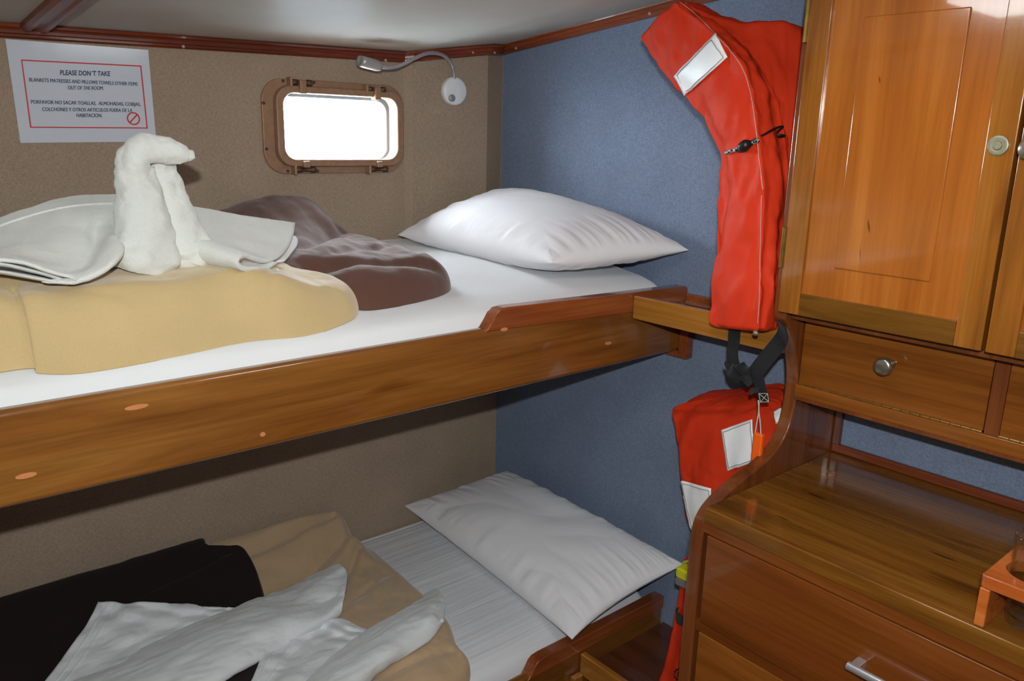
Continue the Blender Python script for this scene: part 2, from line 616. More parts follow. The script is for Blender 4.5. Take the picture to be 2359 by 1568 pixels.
def ribbon(bm, pts, side, width, thick, n=30):
    """Flat strap swept along a path; side is the direction of its width (one or per control point)."""
    P = cr(np.array(pts, float), n)
    side = np.array(side, float)
    S = cr(side, n) if side.ndim == 2 else np.repeat(side[None], n, 0)
    T = frames(P)
    G = []
    for i in range(n):
        s = S[i] - T[i] * (S[i] @ T[i])
        s /= np.linalg.norm(s)
        u = np.cross(s, T[i])
        G.append([P[i] + s * width / 2 + u * thick / 2, P[i] + s * width / 2 - u * thick / 2, P[i] - s * width / 2 - u * thick / 2, P[i] - s * width / 2 + u * thick / 2])
    add_grid(bm, np.array(G), True, True, True)
    return bm


def lathe(bm, c, axis, prof, k=32):
    """Solid of revolution: prof is a list of (along axis, radius)."""
    axis = np.array(axis, float)
    axis /= np.linalg.norm(axis)
    s = np.cross(axis, (0.1, 0.2, 1) if abs(axis[2]) < 0.9 else (1, 0, 0))
    s /= np.linalg.norm(s)
    u = np.cross(axis, s)
    c = np.array(c, float)
    G = [[c + axis * h + (s * math.cos(a) + u * math.sin(a)) * r for a in np.linspace(0, 2 * math.pi, k, endpoint=False)] for h, r in prof]
    add_grid(bm, np.array(G), True, True, True)
    return bm


def bvh(o):
    dg = bpy.context.evaluated_depsgraph_get()
    bm = bmesh.new()
    bm.from_mesh(o.data)
    org = ORG[o.name] if o.parent is None else ORG[o.parent.name]
    bmesh.ops.translate(bm, verts=bm.verts, vec=org)
    t = BVHTree.FromBMesh(bm)
    bm.free()
    return t


def stick(t, px, py, off=0.003):
    """Point on a built surface where the photograph shows a mark, lifted off it by its own thickness."""
    d = Vector(ray(px, py)).normalized()
    h = t.ray_cast(Vector(CAM), d)
    if h[0] is None:
        h = t.find_nearest(Vector(at(px, py, 'x', -0.2)))
        return np.array(h[0] + (h[1] if h[1].dot(d) < 0 else -h[1]) * off)
    n = h[1] if h[1].dot(d) < 0 else -h[1]
    return np.array(h[0] + n * off)


def decal(t, quad, nu=14, nv=10, off=0.002, thick=0.0016, shrink=0.0):
    """Sewn-on patch that follows the surface beneath it."""
    q = [np.array(p, float) for p in quad]
    c = sum(q) / 4
    q = [c + (p - c) * (1 - shrink) for p in q]
    G = []
    for i in range(nv):
        row = []
        for j in range(nu):
            u, v = j / (nu - 1), i / (nv - 1)
            p = (q[0] * (1 - u) + q[1] * u) * (1 - v) + (q[3] * (1 - u) + q[2] * u) * v
            for st_ in range(12):
                if t.ray_cast(Vector(CAM), Vector(ray(p[0], p[1])).normalized())[0] is not None:
                    break
                p = p + (c - p) * 0.06
            row.append(stick(t, p[0], p[1], off))
        G.append(row)
    G = np.array(G)
    for _ in range(3):
        Gs = G.copy()
        Gs[1:-1, 1:-1] = (G[:-2, 1:-1] + G[2:, 1:-1] + G[1:-1, :-2] + G[1:-1, 2:]) / 4
        G = G * 0.4 + Gs * 0.6
    bm = BM()
    N = normals(G)
    VA = add_grid(bm, G + N * thick / 2)
    VB = add_grid(bm, G - N * thick / 2)
    R, Cn = len(VA), len(VA[0])
    rim = [(0, j) for j in range(Cn)] + [(i, Cn - 1) for i in range(1, R)] + [(R - 1, j) for j in range(Cn - 2, -1, -1)] + [(i, 0) for i in range(R - 2, 0, -1)]
    for k in range(len(rim)):
        a, b = rim[k], rim[(k + 1) % len(rim)]
        bm.faces.new((VA[a[0]][a[1]], VA[b[0]][b[1]], VB[b[0]][b[1]], VB[a[0]][a[1]]))
    return bm


def seam(t, pts, r=0.0012, off=0.0008, n=40):
    P = cr(np.array([(p[0], p[1]) for p in pts], float), n)
    return tube(BM(), [stick(t, p[0], p[1], off) for p in P], r, n=n, k=6, rnd=False)


# ================================================================== THE ROOM
XL, YF = -2.9, -3.0


def ceil_z(x, y):
    if x < -0.39:
        a, s = 1.936 + 0.022 * (x + 0.39), 0.08
    else:
        f = (x + 0.39) / 0.39
        a, s = 1.936 + f * 0.052, 0.08 + 0.02 * f
    return a - s * min(y, 0.0)


def rr(cx, cz, hx, hz, r, n=64):
    """Rounded rectangle sampled by angle about its centre."""
    angs = sorted([i / n * 2 * math.pi for i in range(n)] + [math.atan2(sz * hz, sx * hx) % (2 * math.pi) for sx in (1, -1) for sz in (1, -1)])
    out = []
    for a in angs:
        dx, dz = math.cos(a), math.sin(a)
        lo, hi = 0.0, 4.0
        for _ in range(44):
            m = (lo + hi) / 2
            qx, qz = abs(dx * m) - hx + r, abs(dz * m) - hz + r
            sd = math.hypot(max(qx, 0), max(qz, 0)) + min(max(qx, qz), 0) - r
            if sd > 0:
                hi = m
            else:
                lo = m
        out.append((cx + dx * lo, cz + dz * lo))
    return out, angs


PCX, PCZ = -0.605, 1.712          # porthole centre
hole, angs = rr(PCX, PCZ, 0.195, 0.104, 0.045, 300)


def frame_ring(bm, outer, inner, y0, y1):
    a = [[bm.verts.new((p[0], y, p[1])) for p in poly] for poly, y in ((outer, y0), (inner, y0), (inner, y1), (outer, y1))]
    n = len(outer)
    for k in range(4):
        A, B = a[k], a[(k + 1) % 4]
        for i in range(n):
            bm.faces.new((A[i], A[(i + 1) % n], B[(i + 1) % n], B[i]))
    return bm


def rect_by_angle(cx, cz, x0, x1, z0, z1, angs):
    out = []
    for a in angs:
        dx, dz = math.cos(a), math.sin(a)
        t = min(((x1 - cx) / dx) if dx > 1e-9 else ((x0 - cx) / dx) if dx < -1e-9 else 1e9,
                ((z1 - cz) / dz) if dz > 1e-9 else ((z0 - cz) / dz) if dz < -1e-9 else 1e9)
        out.append((cx + dx * t, cz + dz * t))
    return out


WT = 0.09                         # thickness of the hull side
x0, x1, z0, z1 = XL, 0.02, 0.0, 2.05
aw = sorted(set([round(a, 6) for a in angs] + [math.atan2(z - PCZ, x - PCX) % (2 * math.pi) for x in (x0, x1) for z in (z0, z1)]))


def rr_at(cx, cz, hx, hz, r, angs):
    out = []
    for a in angs:
        dx, dz = math.cos(a), math.sin(a)
        lo, hi = 0.0, 4.0
        for _ in range(44):
            m = (lo + hi) / 2
            qx, qz = abs(dx * m) - hx + r, abs(dz * m) - hz + r
            sd = math.hypot(max(qx, 0), max(qz, 0)) + min(max(qx, qz), 0) - r
            hi, lo = (m, lo) if sd > 0 else (hi, m)
        out.append((cx + dx * lo, cz + dz * lo))
    return out


bm = frame_ring(BM(), rect_by_angle(PCX, PCZ, x0, x1, z0, z1, aw), rr_at(PCX, PCZ, 0.203, 0.110, 0.045, aw), 0.0, WT)
struct('wall_back', bm, MAT['brown_wall'])
struct('wall_right', box(BM(), 0.0, 0.06, YF, 0.0, 0.0, 2.42), MAT['blue_wall'])
struct('wall_left', box(BM(), XL - 0.06, XL, YF, WT, 0.0, 2.42), MAT['offwhite'])
struct('wall_front', box(BM(), XL - 0.06, 0.06, YF - 0.06, YF, 0.0, 2.42), MAT['offwhite'])
struct('floor', box(BM(), XL - 0.06, 0.06, YF - 0.06, WT, -0.05, 0.0), MAT['floor'])
# boxed corner post above the berth, clad in the same brown weave
bm = prism(BM(), [(-0.39, 0.02), (-0.39, 0.0), (-0.368, -0.014), (-0.10, -0.045), (0.0, 0.001), (0.0, 0.02)], 'z', 1.30, 2.03)
struct('wall_corner', bm, MAT['brown_wall'])

bm = BM()
xs = [XL - 0.06] + list(np.linspace(-2.6, -0.39, 12)) + list(np.linspace(-0.36, 0.0, 8)) + [0.06]
ys = np.linspace(YF - 0.06, 0.0, 24).tolist() + [0.04, WT]
top = [[bm.verts.new((x, y, ceil_z(min(x, 0), y) + 0.05)) for x in xs] for y in ys]
bot = [[bm.verts.new((x, y, ceil_z(min(x, 0), y))) for x in xs] for y in ys]
grid_faces(bm, top)
grid_faces(bm, bot)
R_, C_ = len(ys), len(xs)
rim = [(0, j) for j in range(C_)] + [(i, C_ - 1) for i in range(1, R_)] + [(R_ - 1, j) for j in range(C_ - 2, -1, -1)] + [(i, 0) for i in range(R_ - 2, 0, -1)]
for k in range(len(rim)):
    a, b = rim[k], rim[(k + 1) % len(rim)]
    bm.faces.new((top[a[0]][a[1]], top[b[0]][b[1]], bot[b[0]][b[1]], bot[a[0]][a[1]]))
struct('ceiling', bm, MAT['ceiling'], smooth=True)

# cornice trims: a moulded section swept along the wall heads
PROF = [(0.0, 0.0), (0.024, 0.0), (0.026, -0.003), (0.024, -0.008), (0.019, -0.010), (0.020, -0.014), (0.020, -0.020), (0.016, -0.022), (0.016, -0.027), (0.012, -0.031), (0.0, -0.031)]


def cornice(name, pts, inward, mat):
    bm = BM()
    G = []
    for p, q in zip(pts, inward):
        G.append([(p[0] + q[0] * o, p[1] + q[1] * o, ceil_z(p[0], p[1]) + 0.001 + d) for o, d in PROF])
    V = [[bm.verts.new(c) for c in row] for row in G]
    grid_faces(bm, V, True)
    bm.faces.new(V[0])
    bm.faces.new(V[-1][::-1])
    return struct(name, bm, mat)


def screw(parent, px, py, a, v, r=0.0045, axis=(0, -1, 0)):
    c = at(px, py, a, v)
    bm = lathe(BM(), c, axis, [(-0.004, r), (0.0, r), (0.002, r * 0.7), (0.0022, r * 0.2)], 14)
    obj('screw', bm, MAT['screw'], parent, smooth=True)


t1 = cornice('trim_1', [(x, 0) for x in np.linspace(XL, -0.39, 14)], [(0, -1)] * 14, MAT['trim_x'])
for px, py in ((423, 107), (889, 139)):
    screw(t1, px, py, 'y', -0.0175)
pts = [(-0.39, 0.0), (-0.368, -0.014), (-0.31, -0.021), (-0.24, -0.029), (-0.17, -0.037), (-0.10, -0.045), (-0.05, -0.023), (0.0, 0.0)]
inw = [(-0.5, -0.9), (-0.3, -1), (-0.11, -1), (-0.11, -1), (-0.11, -1), (0.12, -1), (0.42, -0.9), (-0.2, -1)]
t2 = cornice('trim_2', pts, inw, MAT['trim_x'])
for px, py, yy in ((1090, 121, -0.064), (1140, 121, -0.055), (941, 136, -0.03)):
    screw(t2, px, py, 'y', yy, 0.004)
t3 = cornice('trim_3', [(0, y) for y in np.linspace(0.0, YF, 14)], [(-1, 0)] * 14, MAT['trim_y'])
for px, py in ((1188, 111), (1496, 31)):
    screw(t3, px, py, 'x', -0.0175, 0.0045, (-1, 0, 0))
bm = BM()
G = []
for y in np.linspace(-0.02, YF, 12):
    z = ceil_z(-1.37, y)
    G.append([(-1.402, y, z + 0.001), (-1.402, y, z - 0.012), (-1.394, y, z - 0.018), (-1.384, y, z - 0.018), (-1.380, y, z - 0.013), (-1.366, y, z - 0.013), (-1.362, y, z - 0.018), (-1.352, y, z - 0.018), (-1.344, y, z - 0.012), (-1.344, y, z + 0.001)])
V = [[bm.verts.new(c) for c in row] for row in G]
grid_faces(bm, V, True)
bm.faces.new(V[0])
bm.faces.new(V[-1][::-1])
struct('trim_4', bm, MAT['trim_y'])

# ------------------------------------------------------------------ porthole
win = struct_empty('window_1', (PCX, 0.0, PCZ - 0.13))
fl_o, fa = rr(-0.622, 1.7105, 0.226, 0.1275, 0.062, 300)
fl_i = rr_at(-0.622, 1.7105, 0.192, 0.099, 0.035, fa)
obj('flange', frame_ring(BM(), fl_o, fl_i, -0.009, 0.0), MAT['bronze'], win, bevel=0.003)
so, sa = rr(PCX - 0.008, PCZ, 0.203, 0.108, 0.045, 300)
si = rr_at(PCX - 0.008, PCZ, 0.181, 0.089, 0.034, sa)
obj('sash', frame_ring(BM(), so, si, -0.030, 0.02), MAT['bronze'], win, bevel=0.004)
go = rr_at(PCX - 0.008, PCZ, 0.186, 0.094, 0.032, sa)
bm = BM()
prism(bm, go, 'y', 0.004, 0.010)
obj('glass_pane', bm, MAT['glass'], win)
lo_, la = rr(PCX, PCZ, 0.2025, 0.1095, 0.045, 300)
li_ = rr_at(PCX - 0.006, PCZ - 0.004, 0.176, 0.085, 0.036, la)
obj('hull_liner', frame_ring(BM(), lo_, li_, 0.030, WT + 0.012), MAT['alu'], win)


def dog(px, py, up, kind):
    c = at(px, py, 'y', -0.026)
    h = bm = BM()
    box(bm, c[0] - 0.010, c[0] + 0.010, -0.040, -0.012, min(c[2] - up * 0.006, c[2] + up * -0.030), max(c[2] + up * 0.006, c[2] - up * 0.024))
    o = obj('hinge_lug' if kind else 'clamp_lug', bm, MAT['bronze'], win, bevel=0.003)
    bm = BM()
    lathe(bm, (c[0] - 0.028, -0.026, c[2]), (1, 0, 0), [(0, 0.0075), (0.016, 0.0075), (0.017, 0.005), (0.044, 0.005), (0.045, 0.0085), (0.058, 0.0085), (0.061, 0.004)], 18)
    obj('clamp_pin', bm, MAT['bronze_dark'], win, smooth=True)
    box(bm := BM(), c[0] - 0.036, c[0] - 0.029, -0.036, -0.008, c[2] - 0.013, c[2] + 0.013)
    obj('clamp_ear', bm, MAT['bronze'], win, bevel=0.002)


for px, py, up, k in ((694, 190, 1, 0), (866, 206, 1, 0), (704, 391, -1, 1), (872, 390, -1, 1)):
    dog(px, py, up, k)
for px, py in ((652, 186), (723, 190), (607, 237), (614, 343), (663, 394), (732, 394)):
    c = at(px, py, 'y', -0.010)
    obj('screw', lathe(BM(), c, (0, -1, 0), [(-0.003, 0.0042), (0.001, 0.0042), (0.0016, 0.002)], 12), MAT['bronze_dark'], win, smooth=True)
# =================================================================== NOTICE
q = [at(12, 90, 'y', -0.002), at(341, 115, 'y', -0.002), at(360, 326, 'y', -0.002), at(47, 329, 'y', -0.002)]


def on_sign(u, v, off=0.0):
    p = (q[0] * (1 - u) + q[1] * u) * (1 - v) + (q[3] * (1 - u) + q[2] * u) * v
    return np.array([p[0], p[1] - off, p[2]])


# pixel -> sheet coordinates, by solving the flat sheet's own mapping
def sheet_uv(px, py):
    t = at(px, py, 'y', -0.002)
    u = v = 0.5
    for _ in range(20):
        p = on_sign(u, v)
        du = on_sign(u + 1e-4, v) - p
        dv = on_sign(u, v + 1e-4) - p
        A = np.array([[du[0], dv[0]], [du[2], dv[2]]]) / 1e-4
        r = np.array([t[0] - p[0], t[2] - p[2]])
        s = np.linalg.solve(A, r)
        u += s[0]
        v += s[1]
    return u, v


sign = thing('notice', 'laminated white notice with red border and bilingual text taped to brown wall', 'sign', tuple(on_sign(0.5, 1.0) + np.array([0, 0.003, 0])))
bm = BM()
n = 12
A = [[bm.verts.new(tuple(on_sign(i / n, j / n, 0.0006 + 0.004 * max(0, 0.25 - i / n) * (1 - j / n)))) for i in range(n + 1)] for j in range(n + 1)]
B = [[bm.verts.new(tuple(on_sign(i / n, j / n, -0.0006 + 0.004 * max(0, 0.25 - i / n) * (1 - j / n)))) for i in range(n + 1)] for j in range(n + 1)]
grid_faces(bm, A)
grid_faces(bm, B)
rim = [(0, j) for j in range(n + 1)] + [(i, n) for i in range(1, n + 1)] + [(n, j) for j in range(n - 1, -1, -1)] + [(i, 0) for i in range(n - 1, 0, -1)]
for k in range(len(rim)):
    a, b = rim[k], rim[(k + 1) % len(rim)]
    bm.faces.new((A[a[0]][a[1]], A[b[0]][b[1]], B[b[0]][b[1]], B[a[0]][a[1]]))
obj('sheet', bm, MAT['paper'], sign, smooth=False)


def sheet_poly(bm, pts, off=0.0016, th=0.0006):
    f = [bm.verts.new(tuple(on_sign(*p, off))) for p in pts]
    b = [bm.verts.new(tuple(on_sign(*p, off - th))) for p in pts]
    bm.faces.new(f)
    bm.faces.new(b[::-1])
    for i in range(len(pts)):
        bm.faces.new((f[i], f[(i + 1) % len(pts)], b[(i + 1) % len(pts)], b[i]))


bc = [sheet_uv(*p) for p in ((48, 137), (325, 151), (340, 296), (69, 294))]
ic = [sheet_uv(*p) for p in ((51, 140), (322.5, 153.5), (337, 293.5), (72, 291.5))]
bm = BM()
for i in range(4):
    j = (i + 1) % 4
    sheet_poly(bm, [bc[i], bc[j], ic[j], ic[i]], 0.0022)
obj('red_border', bm, MAT['redink'], sign)
# no-entry symbol
su, sv = sheet_uv(307, 273)
ru = sheet_uv(322, 273)[0] - su
rv = sheet_uv(307, 288)[1] - sv
bm = BM()
N_ = 40
for i in range(N_):
    a, b = i / N_ * 2 * math.pi, (i + 1) / N_ * 2 * math.pi
    P4 = [(su + ru * k * math.cos(t), sv + rv * k * math.sin(t)) for k, t in ((1, a), (1, b), (0.8, b), (0.8, a))]
    sheet_poly(bm, P4, 0.0022)
for s_ in (1,):
    d = np.array([0.7, -0.7])
    e = np.array([0.07, 0.07])
    P4 = [d * 0.9 + e, d * 0.9 - e, -d * 0.9 - e, -d * 0.9 + e]
    sheet_poly(bm, [(su + ru * p[0], sv + rv * p[1]) for p in P4], 0.0024)
obj('prohibition_symbol', bm, MAT['redink'], sign)
LINES = [('PLEASE DON\u00b4T TAKE', 138, 253, 164, 175, 0.022), ('BLANKETS MATRESSES AND PILLOWS TOWELS OTHER ITEMS', 67, 316, 180, 197, 0.006),
         ('OUT OF THE ROOM.', 156, 238, 197, 206, 0.006), ('PORFAVOR NO SACAR TOALLAS,  ALMOHADAS, COBIJAS,', 71, 323, 232, 243, 0.006),
         ('COLCHONES Y OTROS ARTICULOS FUERA DE LA', 97, 304, 247, 257, 0.006), ('HABITACION.', 176, 235, 262, 270, 0.006)]
BASE = [(172.5, 175), (187.5, 197.5), (206, 207), (238.5, 244), (255.5, 258), (269.5, 270)]      # baseline at left and right end
CAPH = [11.5, 9, 9, 9, 9, 9]
bm = BM()
for li, ((txt, xa, xb, _, _, bold), (ya, yb), cap) in enumerate(zip(LINES, BASE, CAPH)):
    if li == 3:
        obj('lettering', bm, MAT['ink'], sign)
        bm = BM()
    cu = bpy.data.curves.new('lettering', 'FONT')
    cu.body = txt
    cu.offset = bold if bold > 0.01 else 0.0
    cu.resolution_u = 3
    to = bpy.data.objects.new('lettering_source', cu)
    COL.objects.link(to)
    bpy.context.view_layer.update()
    dg = bpy.context.evaluated_depsgraph_get()
    me = bpy.data.meshes.new_from_object(to.evaluated_get(dg))
    vx = [v.co.x for v in me.vertices]
    xmn, xmx = min(vx), max(vx)
    UA, UB = np.array(sheet_uv(xa, ya)), np.array(sheet_uv(xb, yb))
    up = np.array(sheet_uv(xa, ya - cap)) - UA
    caph = 0.73
    for sh, dz in (((0.0, 0.0),) if bold > 0.01 else ((-0.022, 0.0), (0.0, 0.0001), (0.022, 0.0002))):
        vm = [bm.verts.new(tuple(on_sign(*(UA + (UB - UA) * (v.co.x + sh - xmn) / (xmx - xmn) + up * v.co.y / caph), 0.0022 + dz))) for v in me.vertices]
        for p in me.polygons:
            try:
                bm.faces.new([vm[i] for i in p.vertices])
            except ValueError:
                pass
    bpy.data.objects.remove(to)
    bpy.data.meshes.remove(me)
    bpy.data.curves.remove(cu)
obj('lettering', bm, MAT['ink'], sign)

# =================================================================== READING LAMP
lb = np.array([-0.228, -0.031, 1.832])
nrm = np.array([-0.115, -0.993, 0.0])
lamp = thing('reading_lamp', 'white and chrome gooseneck reading lamp on the boxed brown corner', 'lamp', tuple(lb))
obj('wall_base', lathe(BM(), lb, nrm, [(0.0, 0.043), (0.012, 0.043), (0.017, 0.040), (0.019, 0.036), (0.019, 0.002)], 48), MAT['white_plastic'], lamp, smooth=True, bevel=0.001)
sw = at(1041, 226, 'y', -0.05)
obj('switch_button', lathe(BM(), sw, nrm, [(-0.002, 0.011), (0.003, 0.011), (0.0045, 0.009), (0.004, 0.001)], 24), MAT['satin'], lamp, smooth=True)
npts = [at(1046, 181, 'y', -0.045), at(1045, 168, 'y', -0.050), at(1041, 150, 'y', -0.055), at(1032, 136, 'y', -0.062), at(1018, 126, 'y', -0.070), at(1000, 122, 'y', -0.078), at(980, 124, 'y', -0.086),
        at(958, 133, 'y', -0.092), at(935, 145, 'y', -0.098), at(912, 154, 'y', -0.102), at(892, 156, 'y', -0.105), at(874, 152, 'y', -0.107)]
obj('gooseneck', tube(BM(), npts, 0.0052, 80, 12), MAT['chrome'], lamp, smooth=True)
h0, h1 = at(876, 153, 'y', -0.107), at(827, 140, 'y', -0.111)
ax = h1 - h0
ln = np.linalg.norm(ax)
obj('lamp_head', lathe(BM(), h0, ax, [(-0.004, 0.008), (0.0, 0.0125), (0.012, 0.0155), (ln * 0.75, 0.0155), (ln, 0.0145), (ln - 0.003, 0.012), (ln - 0.004, 0.001)], 24), MAT['satin'], lamp, smooth=True)
# =================================================================== BERTHS
def mat_z(y):
    return float(np.interp(-y, [0.0, 0.4, 0.6, 0.7, 0.745, 0.77, 0.784, 0.788], [1.380, 1.366, 1.347, 1.332, 1.319, 1.303, 1.272, 1.235]))


def low_z(y):
    return float(np.interp(-y, [0.0, 0.45, 0.65, 0.72, 0.76, 0.782, 0.788], [0.387, 0.386, 0.382, 0.376, 0.362, 0.335, 0.30]))


def berth(name, label, zb, zt, guard, plugs, mat):
    t = thing(name, label, 'bunk bed', (-1.4, -0.42, zb - 0.02))
    r = BM()
    box(r, XL + 0.01, -0.004, -0.8215, -0.790, zb, zt)
    rail = obj('rail', r, mat, t, bevel=0.011, segs=4)
    g = prism(BM(), guard, 'y', -0.8235, -0.789)
    obj('guard', g, MAT['rail_red'], t, bevel=0.008, segs=3, angle=30)
    obj('base_board', box(BM(), XL + 0.01, -0.004, -0.79, -0.004, zb + 0.012, zb + 0.032), MAT['dark'], t)
    return t, rail


GZ = [(-0.722, 1.280), (-0.710, 1.287), (-0.698, 1.302), (-0.688, 1.318), (-0.676, 1.327), (-0.655, 1.3295), (-0.4, 1.322), (-0.02, 1.314), (-0.006, 1.309), (-0.005, 1.275), (-0.12, 1.262), (-0.40, 1.270), (-0.66, 1.279)]
top_b, rail = berth('upper_bunk', 'upper built-in bunk, varnished front rail with raised guard at the pillow end', 1.132, 1.2865, GZ, None, MAT['rail'])
for (xa, ya, xb, yb) in ((287, 942, 342, 932), (35, 1100, 85, 1090), (599, 1002, 611, 998), (1152, 759, 1168, 757), (1394, 791, 1407, 789)):
    a, b = at(xa, ya, 'y', -0.8215), at(xb, yb, 'y', -0.8215)
    c, rx = (a + b) / 2, abs(b[0] - a[0]) / 2
    bm = prism(BM(), [(c[0] + rx * math.cos(t), c[2] + 0.0042 * math.sin(t)) for t in np.linspace(0, 2 * math.pi, 24, endpoint=False)], 'y', -0.8245 if xa > 1100 else -0.8225, -0.818)
    obj('wood_plug', bm, MAT['plug'], top_b)
obj('end_cleat', box(BM(), -0.030, -0.001, -0.852, -0.8225, 1.113, 1.235), MAT['rail_red'], top_b, bevel=0.003)
obj('bottom_cleat', box(BM(), -0.030, -0.001, -0.822, -0.60, 1.113, 1.132), MAT['rail_red'], top_b, bevel=0.003)
GL = [(x + 0.158, z - 0.9575 - 0.007) for x, z in GZ[:6]] + [(-0.3, 0.3625), (-0.02, 0.3625), (-0.005, 0.358), (-0.005, 0.318), (-0.3, 0.318), (-0.52, 0.318)]
low_b, _ = berth('lower_bunk', 'lower built-in bunk with a rounded wooden guard beside the floor-level shelf', 0.15, 0.327, GL, None, MAT['rail'])


def mattress(name, label, zf, zbot, xr, mat, seed):
    bm = BM()
    ysec = [-0.006, -0.02, -0.05, -0.2, -0.4, -0.55, -0.65, -0.70, -0.74, -0.765, -0.778, -0.785, -0.787]
    ztop = [zf(y) - (0.02 if y > -0.01 else 0.006 if y > -0.03 else 0) for y in ysec]
    prof = [(-0.006, zbot)] + list(zip(ysec, ztop)) + [(-0.787, zbot + 0.05), (-0.782, zbot)]
    P = cr(np.array(prof), 60)
    xs = np.concatenate([np.linspace(-2.86, xr - 0.03, 90), xr - 0.03 + 0.03 * np.sin(np.linspace(0.1, math.pi / 2, 12))])
    G = []
    for x in xs:
        e = max(0.0, (x - (xr - 0.03)) / 0.03)
        s = 1 - 0.10 * (1 - math.sqrt(max(0.0, 1 - e * e)))
        k = (1 - math.sqrt(max(0.0, 1 - e * e))) * 0.035
        row = []
        for y, z in P:
            zz = zbot + (z - zbot) * s - k * (z - zbot) / 0.2 * 0.5
            zz += 0.0025 * fbm((x * 0.6, y * 2.2, z), 3.0, seed) if z > zbot + 0.06 else 0
            row.append((x, -0.4 + (y + 0.4) * (1 - k * 0.4), zz))
        G.append(row)
    add_grid(bm, np.array(G), True, True, True)
    o = obj(name, bm, mat, None, smooth=True)
    tag(o, label, 'mattress')
    return o


mattress('mattress', 'upper bunk mattress under a smooth white fitted sheet', mat_z, 1.165, -0.045, MAT['sheet'], 1)
mattress('mattress', 'lower bunk mattress under a creased white fitted sheet', low_z, 0.183, -0.035, MAT['sheet_low'], 2)


def pillow(name, label, corners, thick, under, base, seed, mat, pinch=0.06, pw=0.5, dent=0.0):
    """corners in order: wall/foot, wall/head, aisle/head, aisle/foot."""
    c = [np.array(p, float) for p in corners]
    bm = BM()
    nu, nv = 150, 110
    cen = sum(c) / 4

    def surf(sgn):
        G = []
        for i in range(nv):
            row = []
            for j in range(nu):
                a, b = j / (nu - 1) * 2 - 1, i / (nv - 1) * 2 - 1
                u, v = math.sin(a * math.pi / 2) * 0.6 + a * 0.4, math.sin(b * math.pi / 2) * 0.6 + b * 0.4
                u2 = u * (1 - pinch * (1 - v * v) * abs(u) ** 3)
                v2 = v * (1 - pinch * 1.2 * (1 - u * u) * abs(v) ** 3)
                s, t = (u2 + 1) / 2, (v2 + 1) / 2
                p = (c[0] * (1 - s) + c[3] * s) * (1 - t) + (c[1] * (1 - s) + c[2] * s) * t
                h = max(0.0, (1 - abs(u) ** 2.4)) ** pw * max(0.0, (1 - abs(v) ** 2.4)) ** pw
                ed = max(abs(u), abs(v))
                # gathers run square to the nearest seam and die out towards the middle
                sq = p[1] if abs(u) > abs(v) else p[0]
                al = u if abs(u) > abs(v) else v
                g = math.exp(-((1 - ed) / 0.30) ** 2) * min(1.0, (1 - ed) * 9)
                w1 = noise.noise(Vector((u * 9 + seed if abs(v) > abs(u) else v * 9 + seed, al * 1.3, seed)))
                w2 = noise.noise(Vector((u * 21 + seed if abs(v) > abs(u) else v * 21 + seed, al * 2.0, seed + 4)))
                wv = g * (0.007 * w1 + 0.0045 * w2)
                rid = noise.noise(Vector((p[0] * 9 + p[1] * 5 + seed, p[1] * 3 - p[0] * 4, seed)))
                wv += min(1, h * 1.5) * 0.007 * (abs(rid) - 0.25)
                if sgn > 0:
                    z = p[2] + h * thick + wv - dent * math.exp(-((u - 0.0) ** 2 / 0.2 + (v - 0.35) ** 2 / 0.12))
                else:
                    hb = max(0.0, (1 - abs(u) ** 3)) ** 0.5 * max(0.0, (1 - abs(v) ** 3)) ** 0.5
                    z = p[2] - hb * under + wv * 0.6
                    z = max(z, base(p[1]) + 0.0015)
                    z = min(z, p[2])
                row.append((p[0], p[1], z))
            G.append(row)
        return np.array(G)
    A, B = surf(1), surf(-1)
    add_grid(bm, A)
    add_grid(bm, B)
    bmesh.ops.remove_doubles(bm, verts=bm.verts, dist=1e-5)
    o = obj(name, bm, mat, None, smooth=True)
    tag(o, label, 'pillow')
    return o


pillow('pillow', 'plump white pillow at the head of the upper bunk', [at(916, 541, 'z', 1.402), at(1172, 440, 'x', -0.05), at(1588, 576, 'x', -0.035), at(1272, 606, 'z', 1.392)], 0.088, 0.06, mat_z, 3, MAT['pillow'])
pillow('pillow', 'flatter white pillow on the lower bunk under the blue wall', [at(931, 1164, 'z', 0.455), at(1168, 1084, 'x', -0.05), at(1577, 1300, 'x', -0.03), at(1318, 1473, 'z', 0.405)], 0.075, 0.05, low_z, 9, MAT['pillow'], dent=0.012)


